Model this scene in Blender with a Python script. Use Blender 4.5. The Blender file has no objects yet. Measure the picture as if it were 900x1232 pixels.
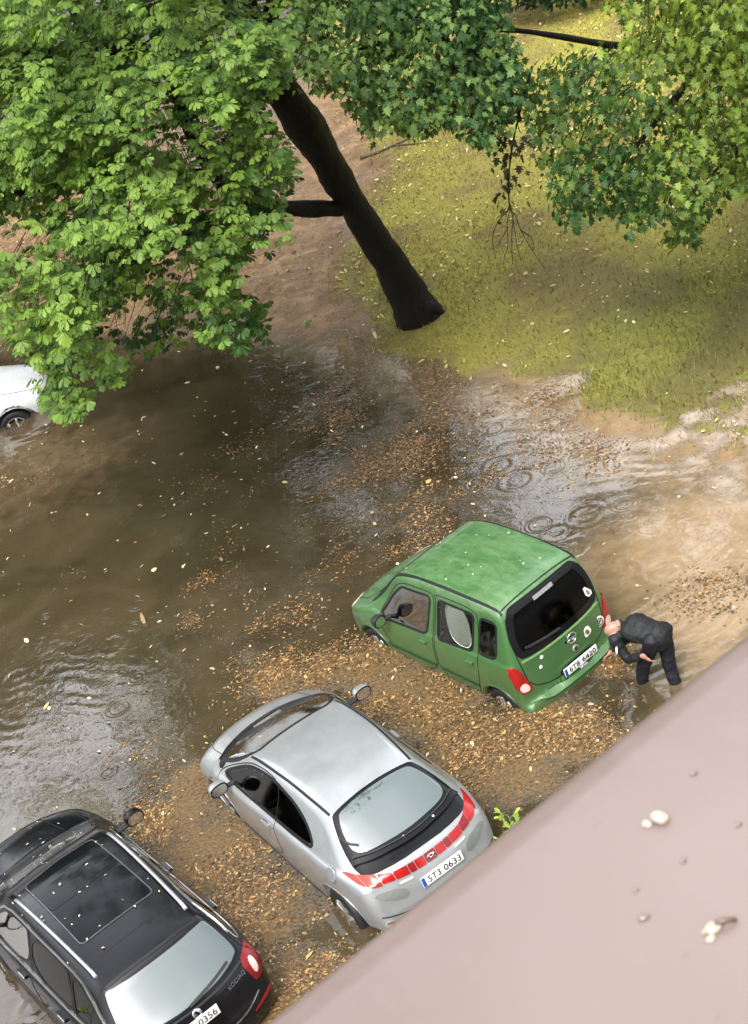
import bpy, math, random
import numpy as np
from mathutils import Matrix, Vector, noise as mnoise
from mathutils.geometry import delaunay_2d_cdt

rng = np.random.default_rng(11)
random.seed(5)
SC = bpy.context.scene
COL = SC.collection
R = math.radians
WL = 0.31                      # flood water level above the parking ground
CAMZ = 13.3

# ------------------------------------------------------------------ camera
FPX = 2200.0
right = np.array([0.9394469084, -0.1738144772, -0.2953439246])
up = np.array([0.3426944796, 0.4764870255, 0.8096422718])
fwd = np.array([0.0, 0.8618286617, -0.5071995248])
cam = bpy.data.cameras.new('camera')
camo = bpy.data.objects.new('camera', cam)
COL.objects.link(camo)
M = Matrix.Identity(4)
for i in range(3):
    M[i][0] = right[i]; M[i][1] = up[i]; M[i][2] = -fwd[i]
M[2][3] = CAMZ
camo.matrix_world = M
cam.sensor_fit = 'VERTICAL'; cam.sensor_height = 24.0; cam.lens = 24.0 * FPX / 1232
cam.clip_end = 3000; cam.clip_start = 0.05
cam.dof.use_dof = True; cam.dof.focus_distance = 21.0; cam.dof.aperture_fstop = 14.0
SC.camera = camo

def _ray(px, py):
    return fwd + right * (px - 450) / FPX - up * (py - 616) / FPX
def at(px, py, t):
    return np.array([0, 0, CAMZ]) + _ray(px, py) * t
def atz(px, py, z=WL):
    d = _ray(px, py)
    return np.array([0, 0, CAMZ]) + d * ((z - CAMZ) / d[2])
def aty(px, py, y):
    d = _ray(px, py)
    return np.array([0, 0, CAMZ]) + d * (y / d[1])

# ------------------------------------------------------------------ helpers
def tag(o, label=None, cat=None, group=None, kind=None):
    if label: o['label'] = label
    if cat: o['category'] = cat
    if group: o['group'] = group
    if kind: o['kind'] = kind
    return o

def empty(name, loc=(0, 0, 0), rz=0.0):
    o = bpy.data.objects.new(name, None)
    o.empty_display_size = 0.2
    COL.objects.link(o); o.location = loc; o.rotation_euler = (0, 0, rz)
    return o

def link(name, me, mat, parent=None):
    o = bpy.data.objects.new(name, me)
    if mat is not None:
        for m in (mat if isinstance(mat, (list, tuple)) else [mat]):
            me.materials.append(m)
    COL.objects.link(o)
    if parent is not None: o.parent = parent
    return o

def mesh(name, verts, faces, mat=None, parent=None, smooth=True, normals=None):
    me = bpy.data.meshes.new(name)
    me.from_pydata([tuple(map(float, v)) for v in verts], [], [tuple(int(i) for i in f) for f in faces])
    me.validate()
    if smooth: me.polygons.foreach_set('use_smooth', [True] * len(me.polygons))
    if normals is not None and len(normals) == len(me.vertices):
        me.normals_split_custom_set_from_vertices([tuple(map(float, n)) for n in normals])
    me.update()
    return link(name, me, mat, parent)

def fast_mesh(name, V, F, mat, parent=None, smooth=False, colors=None, attrs=None):
    """V (n,3); F list of equal-length index array (m,k)."""
    me = bpy.data.meshes.new(name)
    n, (m, k) = len(V), F.shape
    me.vertices.add(n); me.vertices.foreach_set('co', np.ascontiguousarray(V, dtype=np.float32).ravel())
    me.loops.add(m * k); me.loops.foreach_set('vertex_index', np.ascontiguousarray(F, dtype=np.int32).ravel())
    me.polygons.add(m)
    me.polygons.foreach_set('loop_start', np.arange(0, m * k, k, dtype=np.int32))
    if smooth: me.polygons.foreach_set('use_smooth', np.ones(m, dtype=bool))
    me.update(calc_edges=True)
    if colors is not None:
        a = me.attributes.new('tint', 'FLOAT_COLOR', 'POINT')
        c = np.ones((n, 4), dtype=np.float32); c[:, :3] = colors
        a.data.foreach_set('color', c.ravel())
    for nm, val in (attrs or {}).items():
        a = me.attributes.new(nm, 'FLOAT', 'POINT')
        a.data.foreach_set('value', np.ascontiguousarray(val, dtype=np.float32))
    return link(name, me, mat, parent)

def chaikin(P, n=2, closed=True):
    P = np.array(P, float)
    for _ in range(n):
        if closed:
            Q = np.roll(P, -1, 0)
            P = np.stack([.75 * P + .25 * Q, .25 * P + .75 * Q], 1).reshape(-1, P.shape[1])
        else:
            A, B = P[:-1], P[1:]
            mid = np.stack([.75 * A + .25 * B, .25 * A + .75 * B], 1).reshape(-1, P.shape[1])
            P = np.vstack([P[:1], mid[1:-1], P[-1:]])
    return P

def resample(P, step, closed):
    P = np.array(P, float)
    if closed: P = np.vstack([P, P[:1]])
    d = np.r_[0, np.cumsum(np.linalg.norm(np.diff(P, axis=0), axis=1))]
    n = max(3 if closed else 2, int(math.ceil(d[-1] / step)) + (0 if closed else 1))
    s = np.linspace(0, d[-1], n, endpoint=not closed)
    return np.stack([np.interp(s, d, P[:, k]) for k in range(P.shape[1])], 1)

def inpoly(pts, poly):
    pts = np.asarray(pts, float); poly = np.asarray(poly, float)
    x, y = pts[:, 0], pts[:, 1]
    r = np.zeros(len(pts), bool)
    a = poly; b = np.roll(poly, -1, 0)
    for (x1, y1), (x2, y2) in zip(a, b):
        if y1 == y2: continue
        c = ((y1 > y) != (y2 > y)) & (x < (x2 - x1) * (y - y1) / (y2 - y1) + x1)
        r ^= c
    return r

def rc(P, r=.05, n=4):
    """round only the corners of a polygon"""
    P = np.array(P, float); out = []
    for i in range(len(P)):
        a, b, c = P[i - 1], P[i], P[(i + 1) % len(P)]
        u, v = a - b, c - b; lu, lv = np.linalg.norm(u), np.linalg.norm(v)
        k = min(r, .45 * lu, .45 * lv); p, q = b + u / lu * k, b + v / lv * k
        for t in np.linspace(0, 1, n + 1): out.append((1 - t) ** 2 * p + 2 * t * (1 - t) * b + t * t * q)
    return np.array(out)

def offset_poly(P, d):
    """Positive d grows the closed polygon outward."""
    P = np.asarray(P, float)
    area = 0.5 * np.sum(P[:, 0] * np.roll(P[:, 1], -1) - np.roll(P[:, 0], -1) * P[:, 1])
    t = np.roll(P, -1, 0) - np.roll(P, 1, 0)
    t /= np.linalg.norm(t, axis=1)[:, None] + 1e-12
    n = np.stack([t[:, 1], -t[:, 0]], 1) * (1 if area > 0 else -1)
    return P + n * d

def tube(points, radii, seg=10, rough=0.0, seed=0):
    P = np.array(points, float); rad = np.array(radii, float)
    V, F = [], []
    n = len(P)
    T = np.gradient(P, axis=0); T /= np.linalg.norm(T, axis=1)[:, None] + 1e-9
    ref = np.array([0.3, 0.9, 0.2]) if abs(T[0][2]) > .8 else np.array([0, 0, 1.0])
    for i in range(n):
        a = np.cross(T[i], ref); a /= np.linalg.norm(a) + 1e-9
        b = np.cross(T[i], a)
        for k in range(seg):
            th = 2 * math.pi * k / seg
            dirv = math.cos(th) * a + math.sin(th) * b
            rr = rad[i]
            if rough:
                q = P[i] + dirv * rad[i]
                rr *= 1 + rough * mnoise.noise(Vector(q * 2.3 + seed)) + .5 * rough * mnoise.noise(Vector(q * 7 + seed))
            V.append(P[i] + dirv * rr)
    for i in range(n - 1):
        for k in range(seg):
            k2 = (k + 1) % seg
            F.append((i * seg + k, i * seg + k2, (i + 1) * seg + k2, (i + 1) * seg + k))
    V.append(P[0]); V.append(P[-1])
    for k in range(seg):
        F.append((n * seg, (k + 1) % seg, k))
        F.append((n * seg + 1, (n - 1) * seg + k, (n - 1) * seg + (k + 1) % seg))
    return V, F

def merge(parts):
    V, F = [], []
    for v, f in parts:
        o = len(V); V += list(v); F += [tuple(i + o for i in q) for q in f]
    return V, F

def box(c, s, rot=None, bev=0.0):
    """Box with optionally chamfered vertical and horizontal edges (a rounded block)."""
    hx, hy, hz = [q / 2 for q in s]
    if bev <= 0:
        V = [(x, y, z) for x in (-hx, hx) for y in (-hy, hy) for z in (-hz, hz)]
        F = [(0, 1, 3, 2), (4, 6, 7, 5), (0, 4, 5, 1), (2, 3, 7, 6), (0, 2, 6, 4), (1, 5, 7, 3)]
    else:
        V, F = [], []
        prof = [(-hz, -bev), (-hz + bev * .3, -bev * .3), (-hz + bev, 0), (hz - bev, 0), (hz - bev * .3, -bev * .3), (hz, -bev)]
        nr = 16
        for z, ins in prof:
            for k in range(nr):
                q = k // 4; th = (q * 90 + (k % 4) * 30) * math.pi / 180
                cx = (hx - bev) * (1 if q in (0, 3) else -1); cy = (hy - bev) * (1 if q in (0, 1) else -1)
                V.append((cx + (bev + ins) * math.cos(th), cy + (bev + ins) * math.sin(th), z))
        for i in range(len(prof) - 1):
            for k in range(nr):
                k2 = (k + 1) % nr
                F.append((i * nr + k, i * nr + k2, (i + 1) * nr + k2, (i + 1) * nr + k))
        F.append(tuple(range(nr - 1, -1, -1))); F.append(tuple((len(prof) - 1) * nr + k for k in range(nr)))
    V = np.array(V, float)
    if rot is not None: V = V @ np.array(rot).T
    return list(V + np.array(c, float)), F

def rotm(ax, ang):
    return np.array(Matrix.Rotation(ang, 3, ax))

# ------------------------------------------------------------------ materials
class NT:
    def __init__(s, name):
        s.m = bpy.data.materials.new(name); s.m.use_nodes = True
        s.t = s.m.node_tree; s.t.nodes.clear()
        s.out = s.n('ShaderNodeOutputMaterial')
    def n(s, typ, **kw):
        x = s.t.nodes.new(typ)
        for k, v in kw.items(): setattr(x, k, v)
        return x
    def l(s, a, b): s.t.links.new(a, b)
    def set(s, node, key, val):
        if hasattr(val, 'is_linked') or isinstance(val, bpy.types.NodeSocket): s.l(val, node.inputs[key])
        else:
            if isinstance(val, (tuple, list)) and len(val) == 3 and node.inputs[key].type == 'RGBA': val = (*val, 1)
            node.inputs[key].default_value = val
    def math(s, op, a, b=0.0, c=None, clamp=False):
        x = s.n('ShaderNodeMath', operation=op, use_clamp=clamp)
        s.set(x, 0, a); s.set(x, 1, b)
        if c is not None: s.set(x, 2, c)
        return x.outputs[0]
    def mix(s, f, a, b, blend='MIX'):
        x = s.n('ShaderNodeMix', data_type='RGBA', blend_type=blend)
        s.set(x, 0, f)
        for k, v in ((6, a), (7, b)):
            s.set(x, k, v)
        return x.outputs[2]
    def ramp(s, f, stops, interp='LINEAR'):
        x = s.n('ShaderNodeValToRGB'); s.l(f, x.inputs[0]); e = x.color_ramp
        e.interpolation = interp
        while len(e.elements) < len(stops): e.elements.new(.5)
        for q, (p, c) in zip(e.elements, stops):
            q.position = p; q.color = (c, c, c, 1) if not isinstance(c, (tuple, list)) else (*c, 1)
        return x.outputs[0]
    def noise(s, vec, scale, detail=4, rough=.55, dist=0.0, out=0):
        x = s.n('ShaderNodeTexNoise'); s.l(vec, x.inputs['Vector'])
        x.inputs['Scale'].default_value = scale; x.inputs['Detail'].default_value = detail
        x.inputs['Roughness'].default_value = rough; x.inputs['Distortion'].default_value = dist
        return x.outputs[out]
    def obj(s): return s.n('ShaderNodeTexCoord').outputs['Object']
    def pos(s): return s.n('ShaderNodeNewGeometry').outputs['Position']
    def attr(s, name, out='Fac'):
        return s.n('ShaderNodeAttribute', attribute_name=name).outputs[out]
    def bump(s, h, strength=.3, dist=.02, normal=None):
        x = s.n('ShaderNodeBump'); s.l(h, x.inputs['Height'])
        x.inputs['Strength'].default_value = strength; x.inputs['Distance'].default_value = dist
        if normal is not None: s.l(normal, x.inputs['Normal'])
        return x.outputs[0]
    def mapping(s, vec, scale=(1, 1, 1), rot=(0, 0, 0)):
        x = s.n('ShaderNodeMapping'); s.l(vec, x.inputs['Vector'])
        x.inputs['Scale'].default_value = scale; x.inputs['Rotation'].default_value = rot
        return x.outputs[0]
    def pbr(s, color, rough=.5, metal=0., **kw):
        x = s.n('ShaderNodeBsdfPrincipled')
        s.set(x, 'Base Color', color); s.set(x, 'Roughness', rough); s.set(x, 'Metallic', metal)
        for k, v in kw.items(): s.set(x, k.replace('_', ' '), v)
        return x
    def done(s, sh):
        s.l(sh.outputs[0] if hasattr(sh, 'outputs') else sh, s.out.inputs[0]); return s.m

def simple(name, color, rough=.5, metal=0., var=.12, scale=14, bump=0.0, **kw):
    t = NT(name); v = t.obj()
    nz = t.noise(v, scale, 5)
    f = t.ramp(nz, [(.3, 0), (.7, 1)])
    c = t.mix(f, tuple(q * (1 - var) for q in color), tuple(min(1, q * (1 + var)) for q in color))
    rr = t.math('ADD', t.math('MULTIPLY', nz, .15), max(0., rough - .07))
    p = t.pbr(c, rr, metal, **kw)
    if max(color) < .05 and 'Coat_Weight' not in kw: t.set(p, 'Specular IOR Level', .28)
    if bump: t.l(t.bump(nz, bump, .01), p.inputs['Normal'])
    return t.done(p)

def paint(name, color, metal=.4, rough=.32, dirt=.25, stain=(.25, .22, .16), coat=.85, spec=.5, chips=0.0, chipcol=(.6, .7, .5)):
    """Wet car lacquer with a film of dirt towards the sills and rain beads."""
    t = NT(name); v = t.obj()
    n1 = t.noise(v, 3.0, 6, .6); n2 = t.noise(v, 38, 3, .6); n3 = t.noise(t.mapping(v, (1.2, 5, 5)), 4, 6, .65, .6)
    c = t.mix(t.ramp(n1, [(.3, 0), (.75, 1)]), tuple(q * .86 for q in color), tuple(min(1, q * 1.12) for q in color))
    zz = t.n('ShaderNodeSeparateXYZ'); t.l(v, zz.inputs[0])
    low = t.math('MULTIPLY_ADD', zz.outputs[2], -2.6, 1.75, clamp=True)
    d = t.math('MULTIPLY', t.math('ADD', t.math('MULTIPLY', low, .75), t.math('MULTIPLY', t.ramp(n3, [(.5, 0), (.8, 1)]), .35)), dirt, clamp=True)
    c = t.mix(d, c, stain)
    r = t.math('ADD', t.math('MULTIPLY', d, .35), t.math('ADD', rough, t.math('MULTIPLY', t.math('SUBTRACT', n2, .5), .12)))
    if chips:
        ch = t.ramp(t.noise(t.mapping(v, (1, 2.2, 1)), 3.2, 10, .72, .7), [(.40, 0), (.85, 1)])
        nrm = t.n('ShaderNodeNewGeometry').outputs['Normal']
        s3 = t.n('ShaderNodeSeparateXYZ'); t.l(v, s3.inputs[0])
        roof = t.math('MULTIPLY_ADD', s3.outputs[2], 12, -18.2, clamp=True)
        k = t.math('MULTIPLY', t.math('MULTIPLY', ch, roof), chips)
        c = t.mix(k, c, chipcol); r = t.math('ADD', r, t.math('MULTIPLY', k, .3))
    p = t.pbr(c, r, metal, Coat_Weight=coat, Coat_Roughness=.06, Specular_IOR_Level=spec)
    beads = t.n('ShaderNodeTexVoronoi'); t.l(v, beads.inputs['Vector']); beads.inputs['Scale'].default_value = 55
    hb = t.ramp(beads.outputs['Distance'], [(0, 1), (.28, 0)])
    mask = t.ramp(t.noise(v, 22, 2), [(.5, 0), (.6, 1)])
    bb = t.bump(t.math('MULTIPLY', hb, mask), .35, .004)
    t.l(bb, p.inputs['Coat Normal'])
    return t.done(p)

def glass_mat(name, tint, refl=1.0, rough=.02):
    t = NT(name)
    v = t.obj()
    tr = t.n('ShaderNodeBsdfTransparent'); t.set(tr, 0, tint)
    gl = t.n('ShaderNodeBsdfGlossy'); t.set(gl, 0, (1, 1, 1)); t.set(gl, 'Roughness', rough)
    t.l(t.bump(t.noise(v, 60, 2), .06, .003), gl.inputs['Normal'])
    fr = t.n('ShaderNodeFresnel'); fr.inputs['IOR'].default_value = 1.6
    mx = t.n('ShaderNodeMixShader')
    t.l(t.math('MULTIPLY', fr.outputs[0], refl, clamp=True), mx.inputs[0]); t.l(tr.outputs[0], mx.inputs[1]); t.l(gl.outputs[0], mx.inputs[2])
    return t.done(mx)

MT = {}
MT['rubber'] = simple('black_rubber', (.012, .012, .013), .45)
MT['gloss_black'] = simple('gloss_black_trim', (.006, .006, .007), .16)
MT['plastic'] = simple('grey_black_plastic', (.025, .026, .027), .55, bump=.1, scale=80)
MT['chrome'] = simple('bright_metal_trim', (.75, .76, .77), .14, 1.0, var=.04)
MT['satin'] = simple('satin_aluminium', (.52, .53, .54), .28, .85, var=.06)
MT['alu'] = simple('wheel_alloy', (.55, .56, .57), .3, .9, var=.08)
MT['tyre'] = simple('wet_tyre', (.015, .015, .016), .5, bump=.3, scale=40)
MT['seat'] = simple('dark_seat_cloth', (.035, .036, .04), .85, bump=.2, scale=120)
MT['seat_light'] = simple('grey_seat_cloth', (.16, .17, .18), .85, bump=.2, scale=120)
MT['cabin'] = simple('cabin_plastic', (.02, .021, .023), .6)
MT['red_lens'] = simple('red_lens', (.30, .007, .008), .14, var=.25, Coat_Weight=.3)
MT['dark_red_lens'] = simple('dark_red_lens', (.19, .005, .007), .14, var=.2, Coat_Weight=.3)
MT['clear_lens'] = simple('pale_lens', (.72, .55, .48), .12, var=.08, Coat_Weight=1.0)
MT['amber_lens'] = simple('amber_lens', (.26, .03, .018), .14, var=.15, Coat_Weight=.3)
MT['plate'] = simple('plate_white', (.78, .79, .76), .35, var=.05)
MT['plate_blue'] = simple('plate_blue', (.02, .07, .36), .35)
MT['ink'] = simple('plate_ink', (.012, .012, .014), .4)
MT['sticker'] = simple('sticker_white', (.8, .8, .74), .4, var=.04)
MT['glass_clear'] = glass_mat('car_glass', (.68, .74, .70), 4.0)
MT['glass_dark'] = glass_mat('tinted_glass', (.13, .14, .14), 1.2)
MT['glass_privacy'] = glass_mat('privacy_glass', (.006, .007, .009), .35, .14)
MT['glass_rear'] = glass_mat('rear_glass', (.30, .34, .33), 3.2)
MT['glass_side'] = glass_mat('rear_door_glass', (.86, .89, .86), 1.6)
MT['mirror'] = simple('mirror_glass', (.85, .87, .88), .03, 1.0, var=.02)

# ------------------------------------------------------------------ car shape
def smax(a, b, k):
    h = np.maximum(k - np.abs(a - b), 0) / k
    return np.maximum(a, b) + h * h * k * .25

class Shape:
    """Body as a smooth solid: side outline x plan and tumblehome widths, wheel arches cut out."""
    def __init__(s, sp):
        s.sp = sp
        out = chaikin(sp['outline'], 2)
        s.x0, s.z0 = out.min(0) - .35; x1, z1 = out.max(0) + .35
        st = s.st = .012
        gx = np.arange(s.x0, x1, st); gz = np.arange(s.z0, z1, st)
        X, Z = np.meshgrid(gx, gz, indexing='ij')
        P = np.stack([X.ravel(), Z.ravel()], 1)
        d2 = np.full(len(P), 1e9)
        A = out; B = np.roll(out, -1, 0)
        for a, b in zip(A, B):
            ab = b - a; t = np.clip(((P - a) @ ab) / (ab @ ab + 1e-12), 0, 1)
            q = P - a - t[:, None] * ab
            d2 = np.minimum(d2, (q * q).sum(1))
        d = np.sqrt(d2); d[inpoly(P, out)] *= -1
        s.g = d.reshape(X.shape)
        s.xs = np.arange(-3, 3, .01)
        def tab(t, sig=5):
            y = np.interp(s.xs, [a for a, _ in t], [b for _, b in t])
            k = np.exp(-.5 * (np.arange(-3 * sig, 3 * sig + 1) / sig) ** 2); k /= k.sum()
            return np.convolve(np.pad(y, 3 * sig, mode='edge'), k, 'valid')
        s.wl, s.wr, s.bt, s.tp = (tab(sp[k]) for k in ('wl', 'wr', 'belt', 'top'))
        s.k = sp.get('round', .09)
    def width(s, x, z):
        I = lambda t: np.interp(x, s.xs, t)
        wl, wr, bt, tp = I(s.wl), I(s.wr), I(s.bt), I(s.tp)
        lo = wl - s.sp.get('barrel', .05) * ((z - (bt - .22)) / .5) ** 2 * (z < bt - .22) - .02 * np.clip((z - (bt - .22)) / .22, 0, 1) ** 2
        t = np.clip((z - bt) / np.maximum(tp - bt, .12), 0, 1.4)
        ws = wl - .02 - s.sp.get('shoulder', .02)
        hi = ws + (wr - ws) * t
        m = np.clip((z - bt) / .07 + .5, 0, 1); m = m * m * (3 - 2 * m)
        return lo * (1 - m) + hi * m
    def f(s, x, y, z):
        u = np.clip((x - s.x0) / s.st, 0, s.g.shape[0] - 1.001); w = np.clip((z - s.z0) / s.st, 0, s.g.shape[1] - 1.001)
        i, j = u.astype(int), w.astype(int); a, b = u - i, w - j
        g = s.g
        side = (g[i, j] * (1 - a) + g[i + 1, j] * a) * (1 - b) + (g[i, j + 1] * (1 - a) + g[i + 1, j + 1] * a) * b
        # plan rounding of the ends: the outline retreats as |y| nears the width
        side = side + .025 * (np.abs(y) / .8) ** 2
        v = smax(side + s.sp.get('bow', .10) * (np.abs(y) / np.maximum(np.interp(x, s.xs, s.wl), .3)) ** 2.6 * np.clip((np.abs(x) - .6) / .8, 0, 1), (np.abs(y) - s.width(x, z)) * .96, s.k)
        for wx, wz, wr in s.sp['arches']:
            c = np.hypot(x - wx, z - wz) - wr
            v = np.maximum(v, -np.maximum(c, .56 - np.abs(y)))
        return v
    def grad(s, P, e=.008):
        x, y, z = P.T
        n = np.stack([s.f(x + e, y, z) - s.f(x - e, y, z), s.f(x, y + e, z) - s.f(x, y - e, z), s.f(x, y, z + e) - s.f(x, y, z - e)], 1)
        return n / (np.linalg.norm(n, axis=1)[:, None] + 1e-9)
    def march(s, O, D, r0, r1, n, inward):
        """first crossing along each ray; inward: from outside to the solid, else from inside out."""
        lo = np.full(len(O), r0); hi = np.full(len(O), r1); found = np.zeros(len(O), bool)
        prev = np.full(len(O), r0)
        for q in np.linspace(r0, r1, n)[1:]:
            P = O + D * q
            v = s.f(*P.T)
            c = (~found) & ((v < 0) if inward else (v > 0))
            lo[c] = prev[c]; hi[c] = q; found |= c
            prev[:] = q
        for _ in range(22):
            m = (lo + hi) / 2
            v = s.f(*(O + D * m[:, None]).T)
            ins = (v < 0) if inward else (v > 0)
            hi = np.where(ins, m, hi); lo = np.where(ins, lo, m)
        return O + D * ((lo + hi) / 2)[:, None], found
    def project(s, axis, pts):
        """2D points -> surface. side: (x,z) sign +-; rear/front: (y,z); top: (x,y)."""
        p = np.asarray(pts, float); n = len(p); O = np.zeros((n, 3)); D = np.zeros((n, 3))
        if axis in ('left', 'right'):
            sg = 1 if axis == 'left' else -1
            O[:, 0], O[:, 2] = p.T; O[:, 1] = sg * 1.3; D[:, 1] = -sg; far = 1.25
        elif axis == 'rear': O[:, 1], O[:, 2] = p.T; O[:, 0] = -2.9; D[:, 0] = 1; far = 2.2
        elif axis == 'front': O[:, 1], O[:, 2] = p.T; O[:, 0] = 2.9; D[:, 0] = -1; far = 2.2
        else: O[:, 0], O[:, 1] = p.T; O[:, 2] = 2.2; D[:, 2] = -1; far = 2.1
        P, ok = s.march(O, D, 0, far, 160, True)
        return P, ok
    def body(s):
        sp = s.sp
        xa, za, xb, zb = sp['spine']
        na, nx, nl = 208, 130, 40
        th = np.arange(na) * 2 * math.pi / na
        O, D = [], []
        rows = []
        for ph in np.linspace(math.pi / 2, 0, nl, endpoint=False)[1:]:
            rows.append((xa, za, -math.sin(ph), math.cos(ph)))
        for q in np.linspace(0, 1, nx): rows.append((xa + (xb - xa) * q, za + (zb - za) * q, 0.0, 1.0))
        for ph in np.linspace(0, math.pi / 2, nl, endpoint=False)[1:]:
            rows.append((xb, zb, math.sin(ph), math.cos(ph)))
        for (x, z, ax, rad) in rows:
            o = np.zeros((na, 3)); o[:, 0] = x; o[:, 2] = z
            d = np.stack([np.full(na, ax), rad * np.sin(th), rad * np.cos(th)], 1)
            O.append(o); D.append(d)
        O.append(np.array([[xa, 0, za], [xb, 0, zb]])); D.append(np.array([[-1., 0, 0], [1., 0, 0]]))
        P, ok = s.march(np.vstack(O), np.vstack(D), .02, 1.6, 110, False)
        nr = len(rows)
        i = np.arange(nr - 1)[:, None]; k = np.arange(na)[None]; k2 = (k + 1) % na
        F = np.stack([i * na + k, i * na + k2, (i + 1) * na + k2, (i + 1) * na + k], 2).reshape(-1, 4)
        T0 = np.stack([np.full(na, nr * na), np.arange(na), (np.arange(na) + 1) % na], 1)[:, ::-1]
        T1 = np.stack([np.full(na, nr * na + 1), (nr - 1) * na + (np.arange(na) + 1) % na, (nr - 1) * na + np.arange(na)], 1)[:, ::-1]
        return P, F[:, ::-1], [tuple(t) for t in T0] + [tuple(t) for t in T1]

class Car:
    def __init__(s, sp, loc, heading, label, group):
        s.sh = Shape(sp); s.sp = sp
        s.root = empty('parked_car', (loc[0], loc[1], loc[2] if len(loc) > 2 else 0), heading)
        tag(s.root, label, 'car', group)
        s.cuts = []; s.regions = []
    def project(s, axis, pts): return s.sh.project(axis, pts)
    def panel(s, name, axis, poly, mat, off=.005, skirt=.02, grid=.045, parent=None, rnd=2, holes=()):
        P2 = resample(rc(poly, .06) if rnd < 0 else chaikin(poly, rnd) if rnd else np.array(poly, float), grid * .6, True)
        n0 = len(P2); mn, mx = P2.min(0), P2.max(0)
        g = np.stack(np.meshgrid(np.arange(mn[0], mx[0], grid), np.arange(mn[1], mx[1], grid), indexing='ij'), -1).reshape(-1, 2)
        inner = offset_poly(P2, -grid * .45)
        g = g[inpoly(g, inner)] if len(g) else g
        A = np.vstack([P2, g]) if len(g) else P2
        r = delaunay_2d_cdt([Vector(q) for q in A], [(i, (i + 1) % n0) for i in range(n0)], [], 1, 1e-6)
        V2 = np.array([tuple(q) for q in r[0]]); F = [tuple(f) for f in r[2]]
        P, ok = s.project(axis, V2); N = s.sh.grad(P)
        V = P + N * off
        F2 = []
        for f in F:
            a, b, c = (V[i] for i in f[:3])
            F2.append(f if np.dot(np.cross(b - a, c - a), N[f[0]]) > 0 else tuple(reversed(f)))
        Ns = list(N)
        # skirt down into the body, edges of the outer loop only
        cnt = {}
        for f in F2:
            for i in range(len(f)):
                e = (f[i], f[(i + 1) % len(f)]); k = tuple(sorted(e)); cnt.setdefault(k, []).append(e)
        V = list(V); low = {}
        if skirt:
            for k, es in cnt.items():
                if len(es) != 1: continue
                a, b = es[0]
                for q in (a, b):
                    if q not in low:
                        low[q] = len(V); V.append(P[q] - N[q] * skirt); Ns.append(N[q])
                F2.append((b, a, low[a], low[b]))
        return mesh(name, V, F2, mat, parent or s.root, True, Ns)
    def strip(s, name, axis, path, w, mat, off=.006, depth=.015, closed=False, parent=None, rnd=2, step=.03, side=0.0):
        P2 = rc(path, .06) if rnd < 0 else chaikin(path, rnd, closed) if rnd else np.array(path, float)
        P2 = resample(P2, step, closed); n = len(P2)
        t = (np.roll(P2, -1, 0) - np.roll(P2, 1, 0)) if closed else np.gradient(P2, axis=0)
        t /= np.linalg.norm(t, axis=1)[:, None] + 1e-9
        nn = np.stack([t[:, 1], -t[:, 0]], 1)
        L = P2 + nn * w * (.5 + side); Rr = P2 - nn * w * (.5 - side)
        PL, _ = s.project(axis, L); PR, _ = s.project(axis, Rr)
        NL, NR = s.sh.grad(PL), s.sh.grad(PR)
        V = np.vstack([PL + NL * off, PR + NR * off, PL - NL * depth, PR - NR * depth])
        F = []
        for i in range(n if closed else n - 1):
            j = (i + 1) % n
            q = [(i, j, n + j, n + i), (2 * n + i, 2 * n + j, j, i), (n + i, n + j, 3 * n + j, 3 * n + i)]
            F += q
        if not closed: F += [(0, n, 3 * n, 2 * n), (n - 1, 3 * n - 1, 4 * n - 1, 2 * n - 1)]
        a, b, c = V[F[0][0]], V[F[0][1]], V[F[0][2]]
        if np.dot(np.cross(b - a, c - a), NL[0]) < 0: F = [tuple(reversed(f)) for f in F]
        return mesh(name, V, F, mat, parent or s.root, False)
    def region_mask(s, C, N, axis, poly):
        if axis in ('left', 'right'):
            sg = 1 if axis == 'left' else -1
            return inpoly(C[:, [0, 2]], poly) & (C[:, 1] * sg > .3) & (N[:, 1] * sg > .25)
        if axis == 'rear': return inpoly(C[:, [1, 2]], poly) & (C[:, 0] < -.8) & (N[:, 0] < -.12)
        if axis == 'front': return inpoly(C[:, [1, 2]], poly) & (C[:, 0] > .8) & (N[:, 0] > .12)
        return inpoly(C[:, [0, 1]], poly) & (N[:, 2] > .12)
    def window(s, name, axis, poly, glass, band=.045, mat=None, rnd=2, inset=.012, shift=0.0):
        P2 = rc(poly, .07) if rnd < 0 else chaikin(poly, rnd)
        s.cuts.append((axis, offset_poly(resample(P2, .03, True), -.012)))
        g = s.panel(name, axis, offset_poly(resample(P2, .03, True), -.008), glass, off=-.002, skirt=0, rnd=0)
        s.strip('frame', axis, P2, band, mat or MT['rubber'], .005, .03, True, g, rnd=0, side=shift)
        return g
    def region(s, name, axis, poly, mat): s.regions.append((name, axis, chaikin(poly, 2), mat))
    def build_body(s, mat, inner):
        P, F, T = s.sh.body(); N = s.sh.grad(P)
        C = P[F].mean(1); NC = N[F].mean(1)
        fn = np.cross(P[F[:, 1]] - P[F[:, 0]], P[F[:, 2]] - P[F[:, 0]])
        if np.sum(np.einsum('ij,ij->i', fn, NC) < 0) > len(F) / 2:
            F = F[:, ::-1]
        T = [t if np.dot(np.cross(P[t[1]] - P[t[0]], P[t[2]] - P[t[0]]), N[t[0]]) > 0 else t[::-1] for t in T]
        owner = np.zeros(len(F), int)
        for k, (nm, ax, poly, m) in enumerate(s.regions):
            owner[s.region_mask(C, NC, ax, poly) & (owner == 0)] = k + 1
        for ax, poly in s.cuts: owner[s.region_mask(C, NC, ax, poly)] = -1
        # pull the boundaries: vertices of cut faces stay, the frames hide the stepped edge
        objs = {}
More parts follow.
